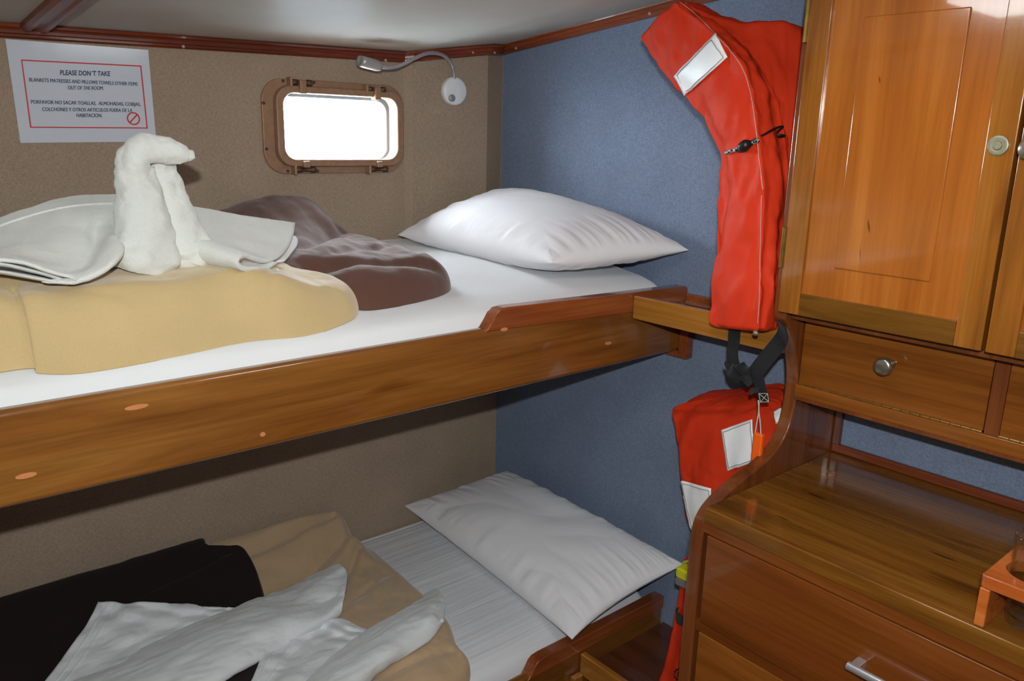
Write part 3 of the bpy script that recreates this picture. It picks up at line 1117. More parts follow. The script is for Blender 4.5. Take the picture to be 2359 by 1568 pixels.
def inflate(bm, poly, spine, Hf, rad, base, creases=(), amp=0.004, sc=9.0, seed=0, nb=220, nt=46, lift=0.001, power=2.2):
    """Soft folded blanket: a footprint on the mattress swelling from a rounded edge to its own height."""
    P = cr(np.array(poly, float), nb, True)
    P[:, 1] = np.clip(P[:, 1], -0.783, -0.012)
    a, b = np.array(spine[0], float), np.array(spine[1], float)
    rows_t, rows_b = [], []
    ts = np.concatenate([np.linspace(0, 1, nt) ** 1.7])
    for t in ts:
        rt, rb = [], []
        for p in P:
            k = np.clip(((p - a) @ (b - a)) / ((b - a) @ (b - a)), 0, 1)
            s = a + (b - a) * k
            qd = p + (s - p) * t
            dist = np.linalg.norm(qd - p)
            e = min(1.0, dist / rad)
            prof = (1 - (1 - e) ** power) ** (1 / power)
            z0 = base(qd[1])
            h = Hf(qd[0], qd[1]) * prof
            for (c0, c1, w, dp) in creases:
                c0, c1 = np.array(c0), np.array(c1)
                kk = np.clip(((qd - c0) @ (c1 - c0)) / ((c1 - c0) @ (c1 - c0)), 0, 1)
                dd = np.linalg.norm(qd - c0 - (c1 - c0) * kk)
                h -= dp * math.exp(-(dd / w) ** 2) * prof
            h += amp * prof * fbm((qd[0], qd[1], 0.3), sc, seed, 4)
            rt.append((qd[0], qd[1], z0 + lift + max(h, 0.001 + 0.004 * prof)))
            rb.append((qd[0], qd[1], z0 + lift))
        rows_t.append(rt)
        rows_b.append(rb)
    T, B = np.array(rows_t), np.array(rows_b)
    # let the rounded edge bulge out over its foot
    add_grid(bm, T, True)
    add_grid(bm, B[::6] if (nt - 1) % 6 == 0 else B, True)
    bmesh.ops.remove_doubles(bm, verts=bm.verts, dist=2e-4)
    return bm


ss = lambda a, b, x: (lambda t: t * t * (3 - 2 * t))(min(1.0, max(0.0, (x - a) / (b - a))))
# upper bunk: brown fleece first, beige folded over it
bm = inflate(BM(), [(-2.4, -0.60), (-1.6, -0.60), (-1.10, -0.60), (-1.02, -0.635), (-0.965, -0.68), (-0.92, -0.70), (-0.80, -0.69), (-0.70, -0.655), (-0.655, -0.60), (-0.645, -0.50), (-0.64, -0.36), (-0.655, -0.20), (-0.675, -0.10), (-0.70, -0.03), (-0.80, -0.02), (-0.90, -0.02), (-1.0, -0.03), (-1.6, -0.05), (-2.4, -0.05)],
             ((-2.0, -0.4), (-0.85, -0.42)),
             lambda x, y: 0.062 + 0.085 * ss(-0.30, -0.05, y) * ss(-0.655, -0.78, x) * (1 - ss(-0.82, -1.05, x) * 0.5) + 0.012 * ss(-0.72, -0.85, x) - 0.025 * ss(-0.90, -1.0, x) * ss(-0.5, -0.6, y),
             0.075, mat_z, [((-0.72, -0.62), (-1.0, -0.56), 0.02, 0.014), ((-0.72, -0.20), (-0.95, -0.42), 0.025, 0.02), ((-0.70, -0.40), (-0.9, -0.50), 0.018, 0.010)], 0.012, 8.0, 11)
o = obj('blanket', bm, MAT['brown'], None, smooth=True)
tag(o, 'rumpled brown fleece blanket on the upper bunk between beige blanket and wall', 'blanket')
edge = [(-2.5, -0.752), (-1.9, -0.752)] + [tuple(at(px, py, 'z', z)[:2]) for px, py, z in ((30, 868, 1.313), (92, 868, 1.311), (200, 852, 1.314), (400, 818, 1.316), (570, 785, 1.320), (700, 762, 1.325), (780, 742, 1.329), (822, 722, 1.334))]
bm = inflate(BM(), edge + [(-0.935, -0.640), (-0.965, -0.57),
                   (-1.01, -0.50), (-1.06, -0.42), (-1.10, -0.38), (-1.3, -0.34), (-1.9, -0.34), (-2.5, -0.34)],
             ((-2.3, -0.56), (-1.22, -0.57)),
             lambda x, y: 0.105 - 0.048 * ss(-1.20, -0.98, x), 0.060, mat_z,
             [((-1.20, -0.79), (-1.09, -0.60), 0.008, 0.006), ((-1.24, -0.79), (-1.5, -0.70), 0.008, 0.004), ((-1.585, -0.80), (-1.575, -0.66), 0.007, 0.010)], 0.010, 7.0, 5, power=2.0)
o = obj('blanket', bm, MAT['beige'], None, smooth=True)
tag(o, 'thick folded beige fleece blanket under the towel swan', 'blanket')
BZ = lambda y: mat_z(y) + 0.105

# lower bunk
hl = lambda x, y: 0.040 + 0.125 * ss(-0.30, -0.03, y) * ss(-0.625, -0.69, x)
bm = inflate(BM(), [(-2.2, -0.76), (-1.2, -0.77), (-0.85, -0.775), (-0.73, -0.775), (-0.69, -0.75), (-0.685, -0.715), (-0.675, -0.67), (-0.645, -0.60), (-0.63, -0.50), (-0.615, -0.36), (-0.605, -0.24), (-0.612, -0.12), (-0.645, -0.02), (-0.75, -0.012), (-1.1, -0.012), (-2.2, -0.012)],
             ((-2.0, -0.38), (-0.88, -0.38)), hl, 0.03, low_z,
             [((-0.66, -0.10), (-0.95, -0.24), 0.022, 0.034), ((-0.70, -0.05), (-1.05, -0.10), 0.018, 0.03), ((-0.68, -0.17), (-0.86, -0.32), 0.016, 0.02), ((-0.72, -0.70), (-1.0, -0.66), 0.01, 0.01), ((-0.66, -0.30), (-0.95, -0.42), 0.015, 0.008)], 0.012, 8.0, 21)
o = obj('blanket', bm, MAT['tan'], None, smooth=True)
tag(o, 'tan fleece blanket spread on the lower bunk and pushed up the wall', 'blanket')
hd = lambda x, y: hl(x, y) + 0.022
bm = inflate(BM(), [(-2.3, -0.70), (-1.5, -0.72), (-1.16, -0.72), (-1.10, -0.62), (-1.07, -0.45), (-1.012, -0.26), (-0.995, -0.18), (-0.995, -0.12), (-1.01, -0.085), (-1.075, -0.060), (-1.088, -0.045), (-1.105, -0.008), (-1.3, -0.008), (-2.3, -0.008)],
             ((-2.0, -0.36), (-1.36, -0.34)), hd, 0.02, low_z, [((-1.05, -0.10), (-1.5, -0.16), 0.014, 0.012)], 0.006, 8.0, 31)
o = obj('blanket', bm, MAT['darkbrown'], None, smooth=True)
tag(o, 'very dark brown fleece blanket across the foot of the lower bunk', 'blanket')
# =================================================================== TOWEL SWAN
swan = thing('towel_swan', 'white bath towel folded into a swan on the beige blanket', 'towel', (-1.34, -0.6, 1.44))
YS = -0.60
pxm = 0.00104
left = [at(324, 622, 'y', -0.625), at(328, 596, 'y', -0.625), at(334, 545, 'y', -0.62), at(327, 500, 'y', -0.615), at(318, 440, 'y', -0.61), at(311, 400, 'y', -0.61), at(312, 368, 'y', -0.61),
        at(328, 349, 'y', -0.615), at(356, 346, 'y', -0.62), at(386, 347, 'y', -0.625), at(412, 354, 'y', -0.63), at(432, 358, 'y', -0.632), at(445, 358, 'y', -0.632)]
lr = [x * pxm for x in (50, 60, 52, 46, 38, 33, 31, 27, 24, 24, 18, 12, 10)]
right = [at(432, 604, 'y', -0.61), at(434, 584, 'y', -0.61), at(418, 535, 'y', -0.602), at(397, 480, 'y', -0.595), at(384, 430, 'y', -0.59), at(374, 395, 'y', -0.585), at(372, 370, 'y', -0.59), at(372, 350, 'y', -0.60)]
rr_ = [x * pxm for x in (38, 46, 41, 34, 28, 23, 20, 14)]
bm = BM()
tube(bm, left, lr, 150, 60, up=(0, -1, 0), flat=0.85, amp=0.008, scale=20, seed=3, rnd=False)
tube(bm, right, rr_, 130, 56, up=(0, -1, 0), flat=0.85, amp=0.008, scale=20, seed=8)
obj('neck', bm, MAT['towel'], swan, smooth=True)


def rows(*rs):
    return [[at(p[0], p[1], 'y', r[0]) for p in r[1]] for r in rs]


LWING = [[(-120, 560, -.47), (0, 505, -.47), (92, 471, -.47), (150, 455, -.47), (198, 449, -.47), (250, 447, -.475), (300, 449, -.48), (308, 470, -.50), (308, 500, -.53), (302, 522, -.55), (290, 540, -.54)],
         [(-120, 570, -.52), (0, 530, -.52), (92, 500, -.52), (150, 487, -.525), (198, 482, -.53), (242, 490, -.535), (282, 502, -.54), (301, 518, -.565), (303, 535, -.585), (297, 552, -.59), (282, 562, -.57)],
         [(-120, 580, -.565), (0, 556, -.565), (92, 537, -.57), (150, 527, -.575), (192, 524, -.575), (220, 533, -.565), (255, 534, -.595), (280, 553, -.635), (281, 572, -.65), (270, 587, -.645), (240, 592, -.61)],
         [(-120, 588, -.61), (0, 577, -.61), (92, 572, -.62), (150, 566, -.62), (192, 562, -.61), (222, 560, -.59), (252, 555, -.635), (276, 574, -.675), (275, 594, -.69), (258, 607, -.68), (215, 610, -.65)],
         [(-120, 595, -.65), (0, 589, -.65), (85, 597, -.66), (145, 602, -.66), (186, 600, -.65), (214, 592, -.645), (242, 585, -.675), (262, 596, -.702), (258, 612, -.71), (240, 622, -.70), (190, 628, -.675)],
         [(-120, 600, -.68), (0, 595, -.68), (80, 607, -.69), (138, 619, -.69), (174, 624, -.68), (198, 621, -.68), (216, 616, -.70), (228, 622, -.715), (223, 634, -.72), (204, 642, -.712), (150, 645, -.69)],
         [(-120, 604, -.70), (0, 599, -.70), (76, 616, -.71), (122, 628, -.712), (145, 633, -.712), (160, 637, -.714), (171, 643, -.72), (174, 649, -.724), (168, 655, -.722), (150, 656, -.716), (95, 648, -.70)]]
bm = BM()
patch(bm, [[at(p[0], p[1], 'y', p[2]) for p in r] for r in LWING], 170, 110, 0.0065, 0.0028, 15, 5)
wl = obj('wing', bm, MAT['towel'], swan, smooth=True)
tw_ = bvh(wl)
P = cr(np.array([(-40, 545), (0, 521), (60, 500), (110, 486), (160, 476), (220, 470), (272, 468)], float), 50)
obj('hem', tube(BM(), [stick(tw_, p[0], p[1], 0.0005) for p in P], 0.0026, 70, 8), MAT['towel'], swan, smooth=True)
bm = BM()
patch(bm, [[at(p[0], p[1], 'y', y_) for p in r_] for y_, r_ in ((-.60, [(-120, 608), (0, 606), (70, 618), (115, 630), (140, 640)]), (-.66, [(-120, 611), (0, 609), (74, 624), (118, 636), (146, 646)]), (-.706, [(-120, 611), (0, 608), (76, 624), (120, 636), (150, 646)]))], 60, 20, 0.006, 0.001, 20, 1)
patch(bm, [[at(p[0], p[1], 'y', y_) for p in r_] for y_, r_ in ((-.60, [(-120, 622), (0, 625), (80, 634), (125, 640), (150, 642)]), (-.66, [(-120, 624), (0, 627), (82, 640), (128, 648), (156, 650)]), (-.708, [(-120, 622), (0, 626), (84, 641), (130, 650), (160, 654)]))], 60, 20, 0.006, 0.001, 20, 6)
obj('folded_hem', bm, MAT['towel'], swan, smooth=True)
root = [(428, 474, -.50), (432, 495, -.53), (437, 515, -.56), (441, 530, -.585), (446, 541, -.605), (452, 549, -.62), (456, 556, -.632), (458, 566, -.64), (459, 578, -.642), (462, 591, -.638), (468, 603, -.628), (478, 611, -.61), (484, 612, -.59)]
tip = [(680, 513, -.53), (675, 543, -.57), (661, 574, -.605), (641, 593, -.64), (616, 602, -.662), (591, 597, -.682), (570, 588, -.698), (556, 592, -.712), (550, 604, -.716), (557, 615, -.712), (577, 621, -.70), (612, 619, -.672), (640, 606, -.645)]
mid = [(560, 496, -.515), (556, 520, -.545), (551, 545, -.58), (545, 562, -.61), (536, 574, -.635), (524, 573, -.652), (511, 572, -.665), (502, 578, -.676), (500, 590, -.679), (505, 602, -.676), (518, 611, -.664), (540, 615, -.64), (560, 611, -.617)]
q1 = [tuple((np.array(a_) + np.array(b_)) / 2) for a_, b_ in zip(root, mid)]
q2 = [tuple((np.array(a_) + np.array(b_)) / 2) for a_, b_ in zip(mid, tip)]
bm = BM()
patch(bm, [[at(c_[k][0], c_[k][1], 'y', c_[k][2]) for c_ in (root, q1, mid, q2, tip)] for k in range(len(root))], 90, 110, 0.011, 0.0025, 14, 15)
wg = obj('wing', bm, MAT['towel'], swan, smooth=True)
bm = BM()
patch(bm, [[at(*p, 'y', y_) for p in r_] for y_, r_ in ((-.545, [(640, 528), (662, 535), (681, 546)]), (-.55, [(636, 548), (660, 550), (686, 552)]), (-.565, [(634, 570), (658, 570), (684, 566)]), (-.585, [(632, 592), (650, 592), (668, 586)]), (-.60, [(632, 604), (644, 604), (655, 602)]))], 30, 40, 0.007, 0.001, 20, 2)
obj('inner_flap', bm, MAT['towel2'], swan, smooth=True)

# =================================================================== LOWER TOWELS
BED = [bvh(o_) for o_ in bpy.data.objects if o_.type == 'MESH' and ORG.get(o_.name) is not None and o_.name.split('.')[0] in ('blanket', 'mattress')]


def on_bed(px, py, lift):
    d = Vector(ray(px, py)).normalized()
    best = None
    for t in BED:
        h = t.ray_cast(Vector(CAM), d)
        if h[0] is not None and (best is None or h[3] < best):
            best = h[3]
    p = np.array(Vector(CAM) + d * (best - lift / max(0.25, abs(d.z))))
    return p


def lowtowel(label, fan, roll, seed, hems):
    bm = BM()
    alt = (0.010, 0.016, 0.009, 0.015, 0.009, 0.014, 0.010, 0.009)
    G = []
    for k, r in enumerate(fan):
        G.append([on_bed(p[0], p[1], alt[(k + (1 if c % 2 else 0)) % 8] + (0.004 if c == 2 else 0)) for c, p in enumerate(r)])
    patch(bm, G, 150, 110, 0.008, 0.003, 13, seed, (0.0028, 34, (0.45, 1.1, 1)))
    lifts = (0.012, 0.032, 0.044, 0.044, 0.032, 0.014, 0.007)
    G = [[on_bed(p[0], p[1], lf * (1.0 if c < len(r) - 1 else 1.15)) for c, p in enumerate(r)] for (r, zz), lf in zip(roll, lifts)]
    patch(bm, G, 190, 100, 0.010, 0.0035, 12, seed + 2, (0.0030, 34, (0.4, 1.1, 1)))
    o = obj('towel', bm, MAT['towel2'], None, smooth=True)
    tag(o, label, 'towel')
    t = bvh(o)
    for pts in hems:
        P = cr(np.array(pts, float), 40)
        h = tube(BM(), [stick(t, p[0], p[1], 0.0005) for p in P], 0.0022, 60, 8, up=(0, 0, 1), flat=0.6)
        h.verts.ensure_lookup_table()
        org = ORG[o.name]
        obj('hem', h, MAT['towel2'], o, smooth=True)
    return o


lowtowel('white towel nearer the wall, rolled into a fan, tip on the tan blanket',
         [[(226, 1386, .490), (262, 1385, .490), (291, 1391, .484), (330, 1385, .488), (420, 1393, .482), (490, 1398, .478), (545, 1403, .474)],
          [(213, 1412, .486), (255, 1412, .492), (300, 1412, .486), (350, 1405, .489), (435, 1404, .482), (500, 1404, .478), (560, 1404, .474)],
          [(196, 1442, .482), (245, 1440, .488), (305, 1432, .492), (368, 1426, .482), (445, 1417, .484), (510, 1413, .477), (575, 1410, .474)],
          [(172, 1475, .476), (230, 1472, .482), (300, 1462, .480), (375, 1448, .487), (455, 1434, .478), (525, 1424, .478), (590, 1416, .474)],
          [(148, 1508, .474), (212, 1505, .480), (290, 1494, .486), (378, 1472, .480), (468, 1452, .481), (545, 1436, .476), (610, 1424, .472)],
          [(118, 1548, .470), (190, 1545, .476), (280, 1530, .478), (380, 1502, .484), (480, 1474, .476), (565, 1450, .474), (630, 1434, .470)],
          [(90, 1588, .467), (170, 1586, .472), (270, 1570, .474), (385, 1536, .474), (495, 1496, .472), (585, 1464, .470), (650, 1446, .468)],
          [(50, 1650, .464), (140, 1650, .466), (260, 1620, .466), (395, 1570, .466), (510, 1520, .466), (600, 1480, .466), (670, 1460, .466)]],
         [([(60, 1612), (230, 1545), (400, 1458), (542, 1402), (640, 1364), (720, 1329), (776, 1301)], (.470, .474, .476, .478, .482, .488, .496)),
          ([(90, 1622), (255, 1556), (420, 1468), (556, 1410), (650, 1372), (728, 1337), (790, 1304)], (.488, .494, .498, .500, .504, .508, .514)),
          ([(130, 1636), (290, 1572), (450, 1484), (580, 1426), (668, 1392), (742, 1358), (800, 1322)], (.498, .504, .508, .510, .512, .514, .516)),
          ([(190, 1652), (345, 1588), (494, 1506), (610, 1448), (690, 1416), (752, 1386), (797, 1355)], (.498, .502, .504, .506, .508, .508, .508)),
          ([(260, 1668), (400, 1602), (530, 1530), (632, 1474), (704, 1442), (757, 1414), (790, 1390)], (.484, .486, .488, .490, .492, .492, .494)),
          ([(320, 1672), (440, 1608), (550, 1542), (644, 1488), (710, 1456), (757, 1430), (784, 1412)], (.466, .468, .470, .470, .472, .474, .478)),
          ([(300, 1668), (420, 1606), (532, 1540), (630, 1484), (700, 1452), (748, 1430), (774, 1414)], (.462, .464, .465, .465, .466, .468, .472))],
         41, [[(250, 1388), (226, 1425), (190, 1480), (150, 1540), (130, 1566)], [(268, 1388), (246, 1425), (212, 1480), (170, 1540), (150, 1566)]])
lowtowel('white towel nearer the aisle, rolled into a fan, lying over the other towel',
         [[(618, 1436, .506), (645, 1434, .508), (664, 1410, .518), (690, 1412, .516), (708, 1417, .512), (760, 1427, .502), (795, 1427, .494), (848, 1453, .484)],
          [(614, 1455, .502), (645, 1448, .506), (672, 1434, .512), (700, 1430, .512), (722, 1432, .508), (768, 1438, .500), (804, 1442, .492), (853, 1458, .482)],
          [(611, 1475, .497), (645, 1468, .502), (675, 1458, .504), (706, 1452, .508), (735, 1450, .500), (776, 1452, .499), (810, 1455, .488), (858, 1464, .481)],
          [(604, 1500, .490), (640, 1494, .495), (674, 1484, .502), (708, 1476, .498), (740, 1472, .500), (782, 1468, .492), (818, 1467, .488), (864, 1470, .479)],
          [(596, 1524, .484), (634, 1519, .490), (670, 1510, .492), (708, 1500, .498), (745, 1492, .490), (788, 1484, .492), (826, 1478, .484), (870, 1477, .478)],
          [(586, 1552, .478), (626, 1548, .483), (664, 1538, .490), (706, 1524, .486), (748, 1512, .490), (796, 1500, .484), (836, 1490, .482), (876, 1484, .476)],
          [(566, 1592, .472), (612, 1586, .476), (656, 1570, .478), (702, 1550, .482), (750, 1532, .480), (804, 1515, .478), (846, 1502, .476), (884, 1492, .474)],
          [(540, 1640, .468), (590, 1630, .468), (640, 1605, .470), (696, 1578, .472), (754, 1552, .472), (812, 1530, .472), (856, 1514, .472), (892, 1500, .472)]],
         [([(600, 1640), (690, 1578), (760, 1520), (846, 1452), (930, 1406), (978, 1371), (1004, 1358)], (.470, .474, .476, .480, .482, .486, .492)),
          ([(620, 1648), (706, 1586), (776, 1528), (858, 1462), (936, 1414), (984, 1376), (1013, 1360)], (.490, .496, .500, .502, .504, .506, .508)),
          ([(650, 1656), (730, 1596), (798, 1540), (876, 1478), (946, 1432), (990, 1396), (1021, 1376)], (.502, .508, .510, .512, .512, .512, .510)),
          ([(685, 1664), (758, 1606), (822, 1552), (894, 1494), (956, 1452), (996, 1422), (1025, 1406)], (.500, .504, .506, .506, .506, .504, .502)),
          ([(720, 1668), (788, 1612), (846, 1556), (908, 1508), (960, 1472), (998, 1444), (1022, 1424)], (.484, .486, .488, .488, .488, .488, .488)),
          ([(745, 1670), (806, 1614), (860, 1556), (914, 1520), (963, 1490), (998, 1460), (1019, 1434)], (.464, .466, .467, .468, .470, .472, .474)),
          ([(735, 1668), (796, 1612), (850, 1556), (905, 1518), (955, 1488), (990, 1458), (1010, 1436)], (.460, .462, .462, .463, .464, .466, .468))],
         47, [[(648, 1436), (640, 1465), (628, 1500), (608, 1540), (596, 1566)], [(690, 1428), (676, 1460), (660, 1495), (640, 1530), (618, 1566)]])
# =================================================================== SIDE SHELVES (between berths and cabinet)
t = thing('tray_shelf', 'open wooden tray shelf level with the upper bunk beside cabinet', 'shelf', (-0.12, -1.045, 1.245))
obj('front_lip', box(BM(), -0.233, -0.214, -1.256, -0.8245, 1.250, 1.311), MAT['tray'], t, bevel=0.004, segs=3, label='honey coloured front lip')
obj('shelf_board', box(BM(), -0.214, -0.001, -1.256, -0.8245, 1.250, 1.262), MAT['dark'], t)
obj('back_cleat', box(BM(), -0.016, -0.001, -1.256, -0.8245, 1.262, 1.293), MAT['rail_red'], t, bevel=0.003)
t = thing('tray_shelf', 'low dark wooden tray shelf beside the lower bunk', 'shelf', (-0.18, -1.045, 0.25))
obj('front_lip', box(BM(), -0.364, -0.345, -1.256, -0.8245, 0.250, 0.318), MAT['tray'], t, bevel=0.004, segs=3, label='honey coloured front lip')
obj('shelf_board', box(BM(), -0.345, -0.001, -1.256, -0.8245, 0.250, 0.268), MAT['dark'], t)
obj('corner_post', box(BM(), -0.400, -0.366, -0.842, -0.8245, 0.18, 0.262), MAT['tray'], t, bevel=0.003)

# =================================================================== CABINET
YS0, YS1 = -1.287, -1.2565
YE = -2.30
sp = thing('end_panel', 'curved dark wooden end panel between life jackets and cabinet', 'panel', (-0.25, (YS0 + YS1) / 2, 0.0))
curve = cr(np.array([(-0.2835, 1.40), (-0.2835, 1.362), (-0.280, 1.340), (-0.263, 1.320), (-0.246, 1.298), (-0.226, 1.262), (-0.211, 1.220), (-0.204, 1.175), (-0.208, 1.125), (-0.224, 1.076), (-0.256, 1.044), (-0.305, 1.022), (-0.36, 1.009), (-0.42, 0.992), (-0.462, 0.976), (-0.492, 0.955), (-0.508, 0.925), (-0.512, 0.88)]), 70)
poly = [(-0.001, 0.0), (-0.001, 2.06), (-0.2835, 2.06)] + [tuple(p) for p in curve] + [(-0.512, 0.0)]
obj('board', prism(BM(), poly, 'y', YS0, YS1), MAT['side'], sp, bevel=0.004, segs=3, angle=50)

YEU = -2.098
uc = thing('wall_cabinet', 'glossy wooden wall cabinet with panelled doors above a worktop', 'cabinet', (-0.14, -1.78, 1.152))
bm = BM()
box(bm, -0.262, -0.001, YEU, YS0 - 0.0005, 1.340, 1.358)
box(bm, -0.203, -0.001, -1.6935, -1.6675, 1.166, 1.340)
box(bm, -0.215, -0.001, YEU, YS0 - 0.0005, 1.152, 1.166)
box(bm, -0.262, -0.001, -1.686, -1.668, 1.358, 2.05)
box(bm, -0.262, -0.001, YEU, YS0 - 0.0005, 2.036, 2.05)
box(bm, -0.262, -0.001, YEU, YEU + 0.018, 1.166, 2.036)
obj('carcass', bm, MAT['side'], uc, bevel=0.001)
obj('bottom_rail', box(BM(), -0.216, -0.204, YEU, YS0 - 0.0005, 1.160, 1.187), MAT['flap'], uc, bevel=0.002)


XD = -0.306                       # front of the overlay doors
DA = lambda px, py: at(px, py, 'x', XD)
DZ = float(DA(1791, 717)[2])


def door(y0, y1, hinge_y, knob, lock):
    z0, z1 = DZ, 2.03
    xf, xb = XD, XD + 0.0215
    sw_ = float(DA(1791, 717)[1] - DA(1843, 675)[1])
    f = BM()
    box(f, xf, xb, y0 - sw_, y0, z0, z1)
    box(f, xf, xb, y1, y1 + sw_, z0, z1)
    d = obj('door', f, MAT['stile'], uc, bevel=0.0022, segs=2)
    for rz in (z0, z1 - 0.045):
        obj('door_rail', box(BM(), xf + 0.0004, xb, y1 + sw_, y0 - sw_, rz, rz + 0.045), MAT['rail_y'], d, bevel=0.0015)
    p = BM()
    box(p, xf + 0.007, xb - 0.002, y1 + sw_ - 0.004, y0 - sw_ + 0.004, z0 + 0.04, z1 - 0.04)
    pa = obj('door_panel', p, MAT['panel'], d)
    box(p2 := BM(), xf + 0.0035, xf + 0.009, y1 + sw_ + 0.056, y0 - sw_ - 0.062, z0 + 0.105, z1 - 0.105)
    obj('raised_field', p2, MAT['panel'], d, bevel=0.003, segs=2)
    for hz0, hz1 in ((1.452, 1.534), (1.888, 1.968)):
        h = BM()
        lathe(h, (xf - 0.001, hinge_y, hz0), (0, 0, 1), [(0, 0.0045), (hz1 - hz0, 0.0045)], 12)
        box(h, xf - 0.0015, xf + 0.0015, hinge_y - 0.006, hinge_y, hz0, hz1)
        obj('hinge', h, MAT['brass'], d)
    if lock:
        c = at(2300, 335, 'x', xf)
        obj('lock', lathe(BM(), (xf, c[1], c[2]), (-1, 0, 0), [(-0.004, 0.0165), (0.003, 0.0165), (0.004, 0.0145), (0.003, 0.010), (0.003, 0.0075), (0.0055, 0.0065), (0.0055, 0.001)], 36), MAT['zinc'], d, smooth=True, bevel=0.0006)
    if knob:
        obj('knob', lathe(BM(), (xf, float(DA(2358, 343)[1]) - 0.016, 1.700), (-1, 0, 0), [(-0.002, 0.007), (0.014, 0.006), (0.016, 0.016), (0.024, 0.0175), (0.028, 0.014), (0.029, 0.001)], 28), MAT['steel'], d, smooth=True)
    return d


door(float(DA(1791, 717)[1]), float(DA(2259, 806)[1]), float(DA(1791, 717)[1]) + 0.003, False, True)
door(float(DA(2267, 814)[1]), float(DA(2267, 814)[1]) - 0.395, float(DA(2267, 814)[1]) - 0.397, True, False)


def flap(y0, y1, ky, kz):
    d = obj('drawer_flap', box(BM(), -0.205, -0.187, y1, y0, 1.1885, 1.337), MAT['flap'], uc, bevel=0.0015)
    if ky:
        obj('knob', lathe(BM(), (-0.205, ky, kz), (-1, 0, 0), [(-0.002, 0.010), (0.004, 0.009), (0.020, 0.0085), (0.022, 0.0165), (0.030, 0.0185), (0.036, 0.0175), (0.0385, 0.012), (0.039, 0.001)], 40), MAT['steel'], d, smooth=True)
    h = BM()
    n = max(4, int((y0 - y1) / 0.018))
    for i in range(n):
        a = y1 + (y0 - y1) * i / n
        lathe(h, (-0.2065, a + 0.0006, 1.1875), (0, 1, 0), [(0, 0.0022), ((y0 - y1) / n - 0.0012, 0.0022)], 8)
    obj('piano_hinge', h, MAT['brass'], d)
    return d


flap(-1.2895, -1.6665, -1.482, 1.276)
flap(-1.6945, -2.075, -1.885, 1.276)

# mouldings framing the open niche where the blue wall shows
struct('trim_5', box(BM(), -0.016, -0.001, -1.305, YS0 - 0.0005, 1.0, 1.151), MAT['side'], bevel=0.003)
struct('trim_6', box(BM(), -0.016, -0.001, YE, YS0 - 0.0005, 0.981, 1.002), MAT['trim_y'], bevel=0.004)

def slant(bm):
    """The chest front is not quite square to the wall: it runs out towards the viewer."""
    for v in bm.verts:
        if v.co.x < -0.3 and v.co.y < -1.297:
            v.co.x += 0.02 * (v.co.y + 1.297)
    return bm


wt = obj('worktop', slant(box(BM(), -0.5125, -0.001, YE, YS0 - 0.0005, 0.9465, 0.980)), MAT['top'], None, bevel=0.003, segs=3)
tag(wt, 'worn varnished wooden worktop with the glass holder standing on it', 'worktop')

ch = thing('chest_of_drawers', 'red-brown wooden chest of drawers under the worktop', 'chest of drawers', (-0.25, -1.78, 0.0))
bm = BM()
box(bm, -0.509, -0.49, YE, YS0 - 0.0005, 0.9245, 0.946)
box(bm, -0.509, -0.49, YE, YS0 - 0.0005, 0.700, 0.7215)
box(bm, -0.509, -0.49, YE, YS0 - 0.0005, 0.0, 0.10)
box(bm, -0.509, -0.49, YE, YE + 0.03, 0.10, 0.9245)
box(bm, -0.480, -0.478, YE, YS0 - 0.0005, 0.05, 0.93)
obj('face_frame', slant(bm), MAT['drawer'], ch, bevel=0.0015)
bm = BM()
box(bm, -0.47, -0.001, YE, YE + 0.02, 0.0, 0.945)
box(bm, -0.47, -0.001, YE, YS0 - 0.0005, 0.02, 0.04)
obj('carcass', bm, MAT['dark'], ch)
d1 = obj('drawer', slant(box(BM(), -0.511, -0.483, YE + 0.034, -1.2985, 0.7225, 0.9215)), MAT['drawer'], ch, bevel=0.002)
d2 = obj('drawer', slant(box(BM(), -0.511, -0.483, YE + 0.034, -1.2985, 0.4025, 0.699)), MAT['flap'], ch, bevel=0.002)
d3 = obj('drawer', slant(box(BM(), -0.511, -0.483, YE + 0.034, -1.2985, 0.1025, 0.399)), MAT['flap'], ch, bevel=0.002)
for dz, d in ((0.824, d1), (0.55, d2)):
    h = BM()
    box(h, -0.540, -0.511, -1.650, -1.634, dz - 0.007, dz + 0.007)
    box(h, -0.540, -0.511, -1.950, -1.934, dz - 0.007, dz + 0.007)
    lathe(h, (-0.541, -1.954, dz), (0, 1, 0), [(0, 0.0075), (0.324, 0.0075)], 20)
    obj('handle', slant(h), MAT['chrome'], d, label='chrome bar handle', bevel=0.001)

# glass holder and tumbler
gh = thing('glass_holder', 'small orange wooden glass holder on the worktop', 'holder', (-0.42, -1.845, 0.981))
ty0, ty1 = -1.9095, -1.7985
tcx, tcy, thr = -0.449, -1.854, 0.0415
K = 72
inner = [(tcx + thr * math.cos(a), tcy + thr * math.sin(a)) for a in np.linspace(0, 2 * math.pi, K, endpoint=False)]
outer = []
for a in np.linspace(0, 2 * math.pi, K, endpoint=False):
    dx, dy = math.cos(a), math.sin(a)
    tt = min(((-0.365 - tcx) / dx) if dx > 1e-9 else ((-0.520 - tcx) / dx) if dx < -1e-9 else 9, ((ty1 - tcy) / dy) if dy > 1e-9 else ((ty0 - tcy) / dy) if dy < -1e-9 else 9)
    outer.append((tcx + dx * tt, tcy + dy * tt))
bm = BM()
LV = [[bm.verts.new((p[0], p[1], z)) for p in pl] for pl, z in ((outer, 1.0465), (inner, 1.0465), (inner, 1.068), (outer, 1.068))]
for k in range(4):
    A_, B_ = LV[k], LV[(k + 1) % 4]
    for i in range(K):
        bm.faces.new((A_[i], A_[(i + 1) % K], B_[(i + 1) % K], B_[i]))
obj('top_plate', bm, MAT['holder'], gh, bevel=0.003, segs=3)
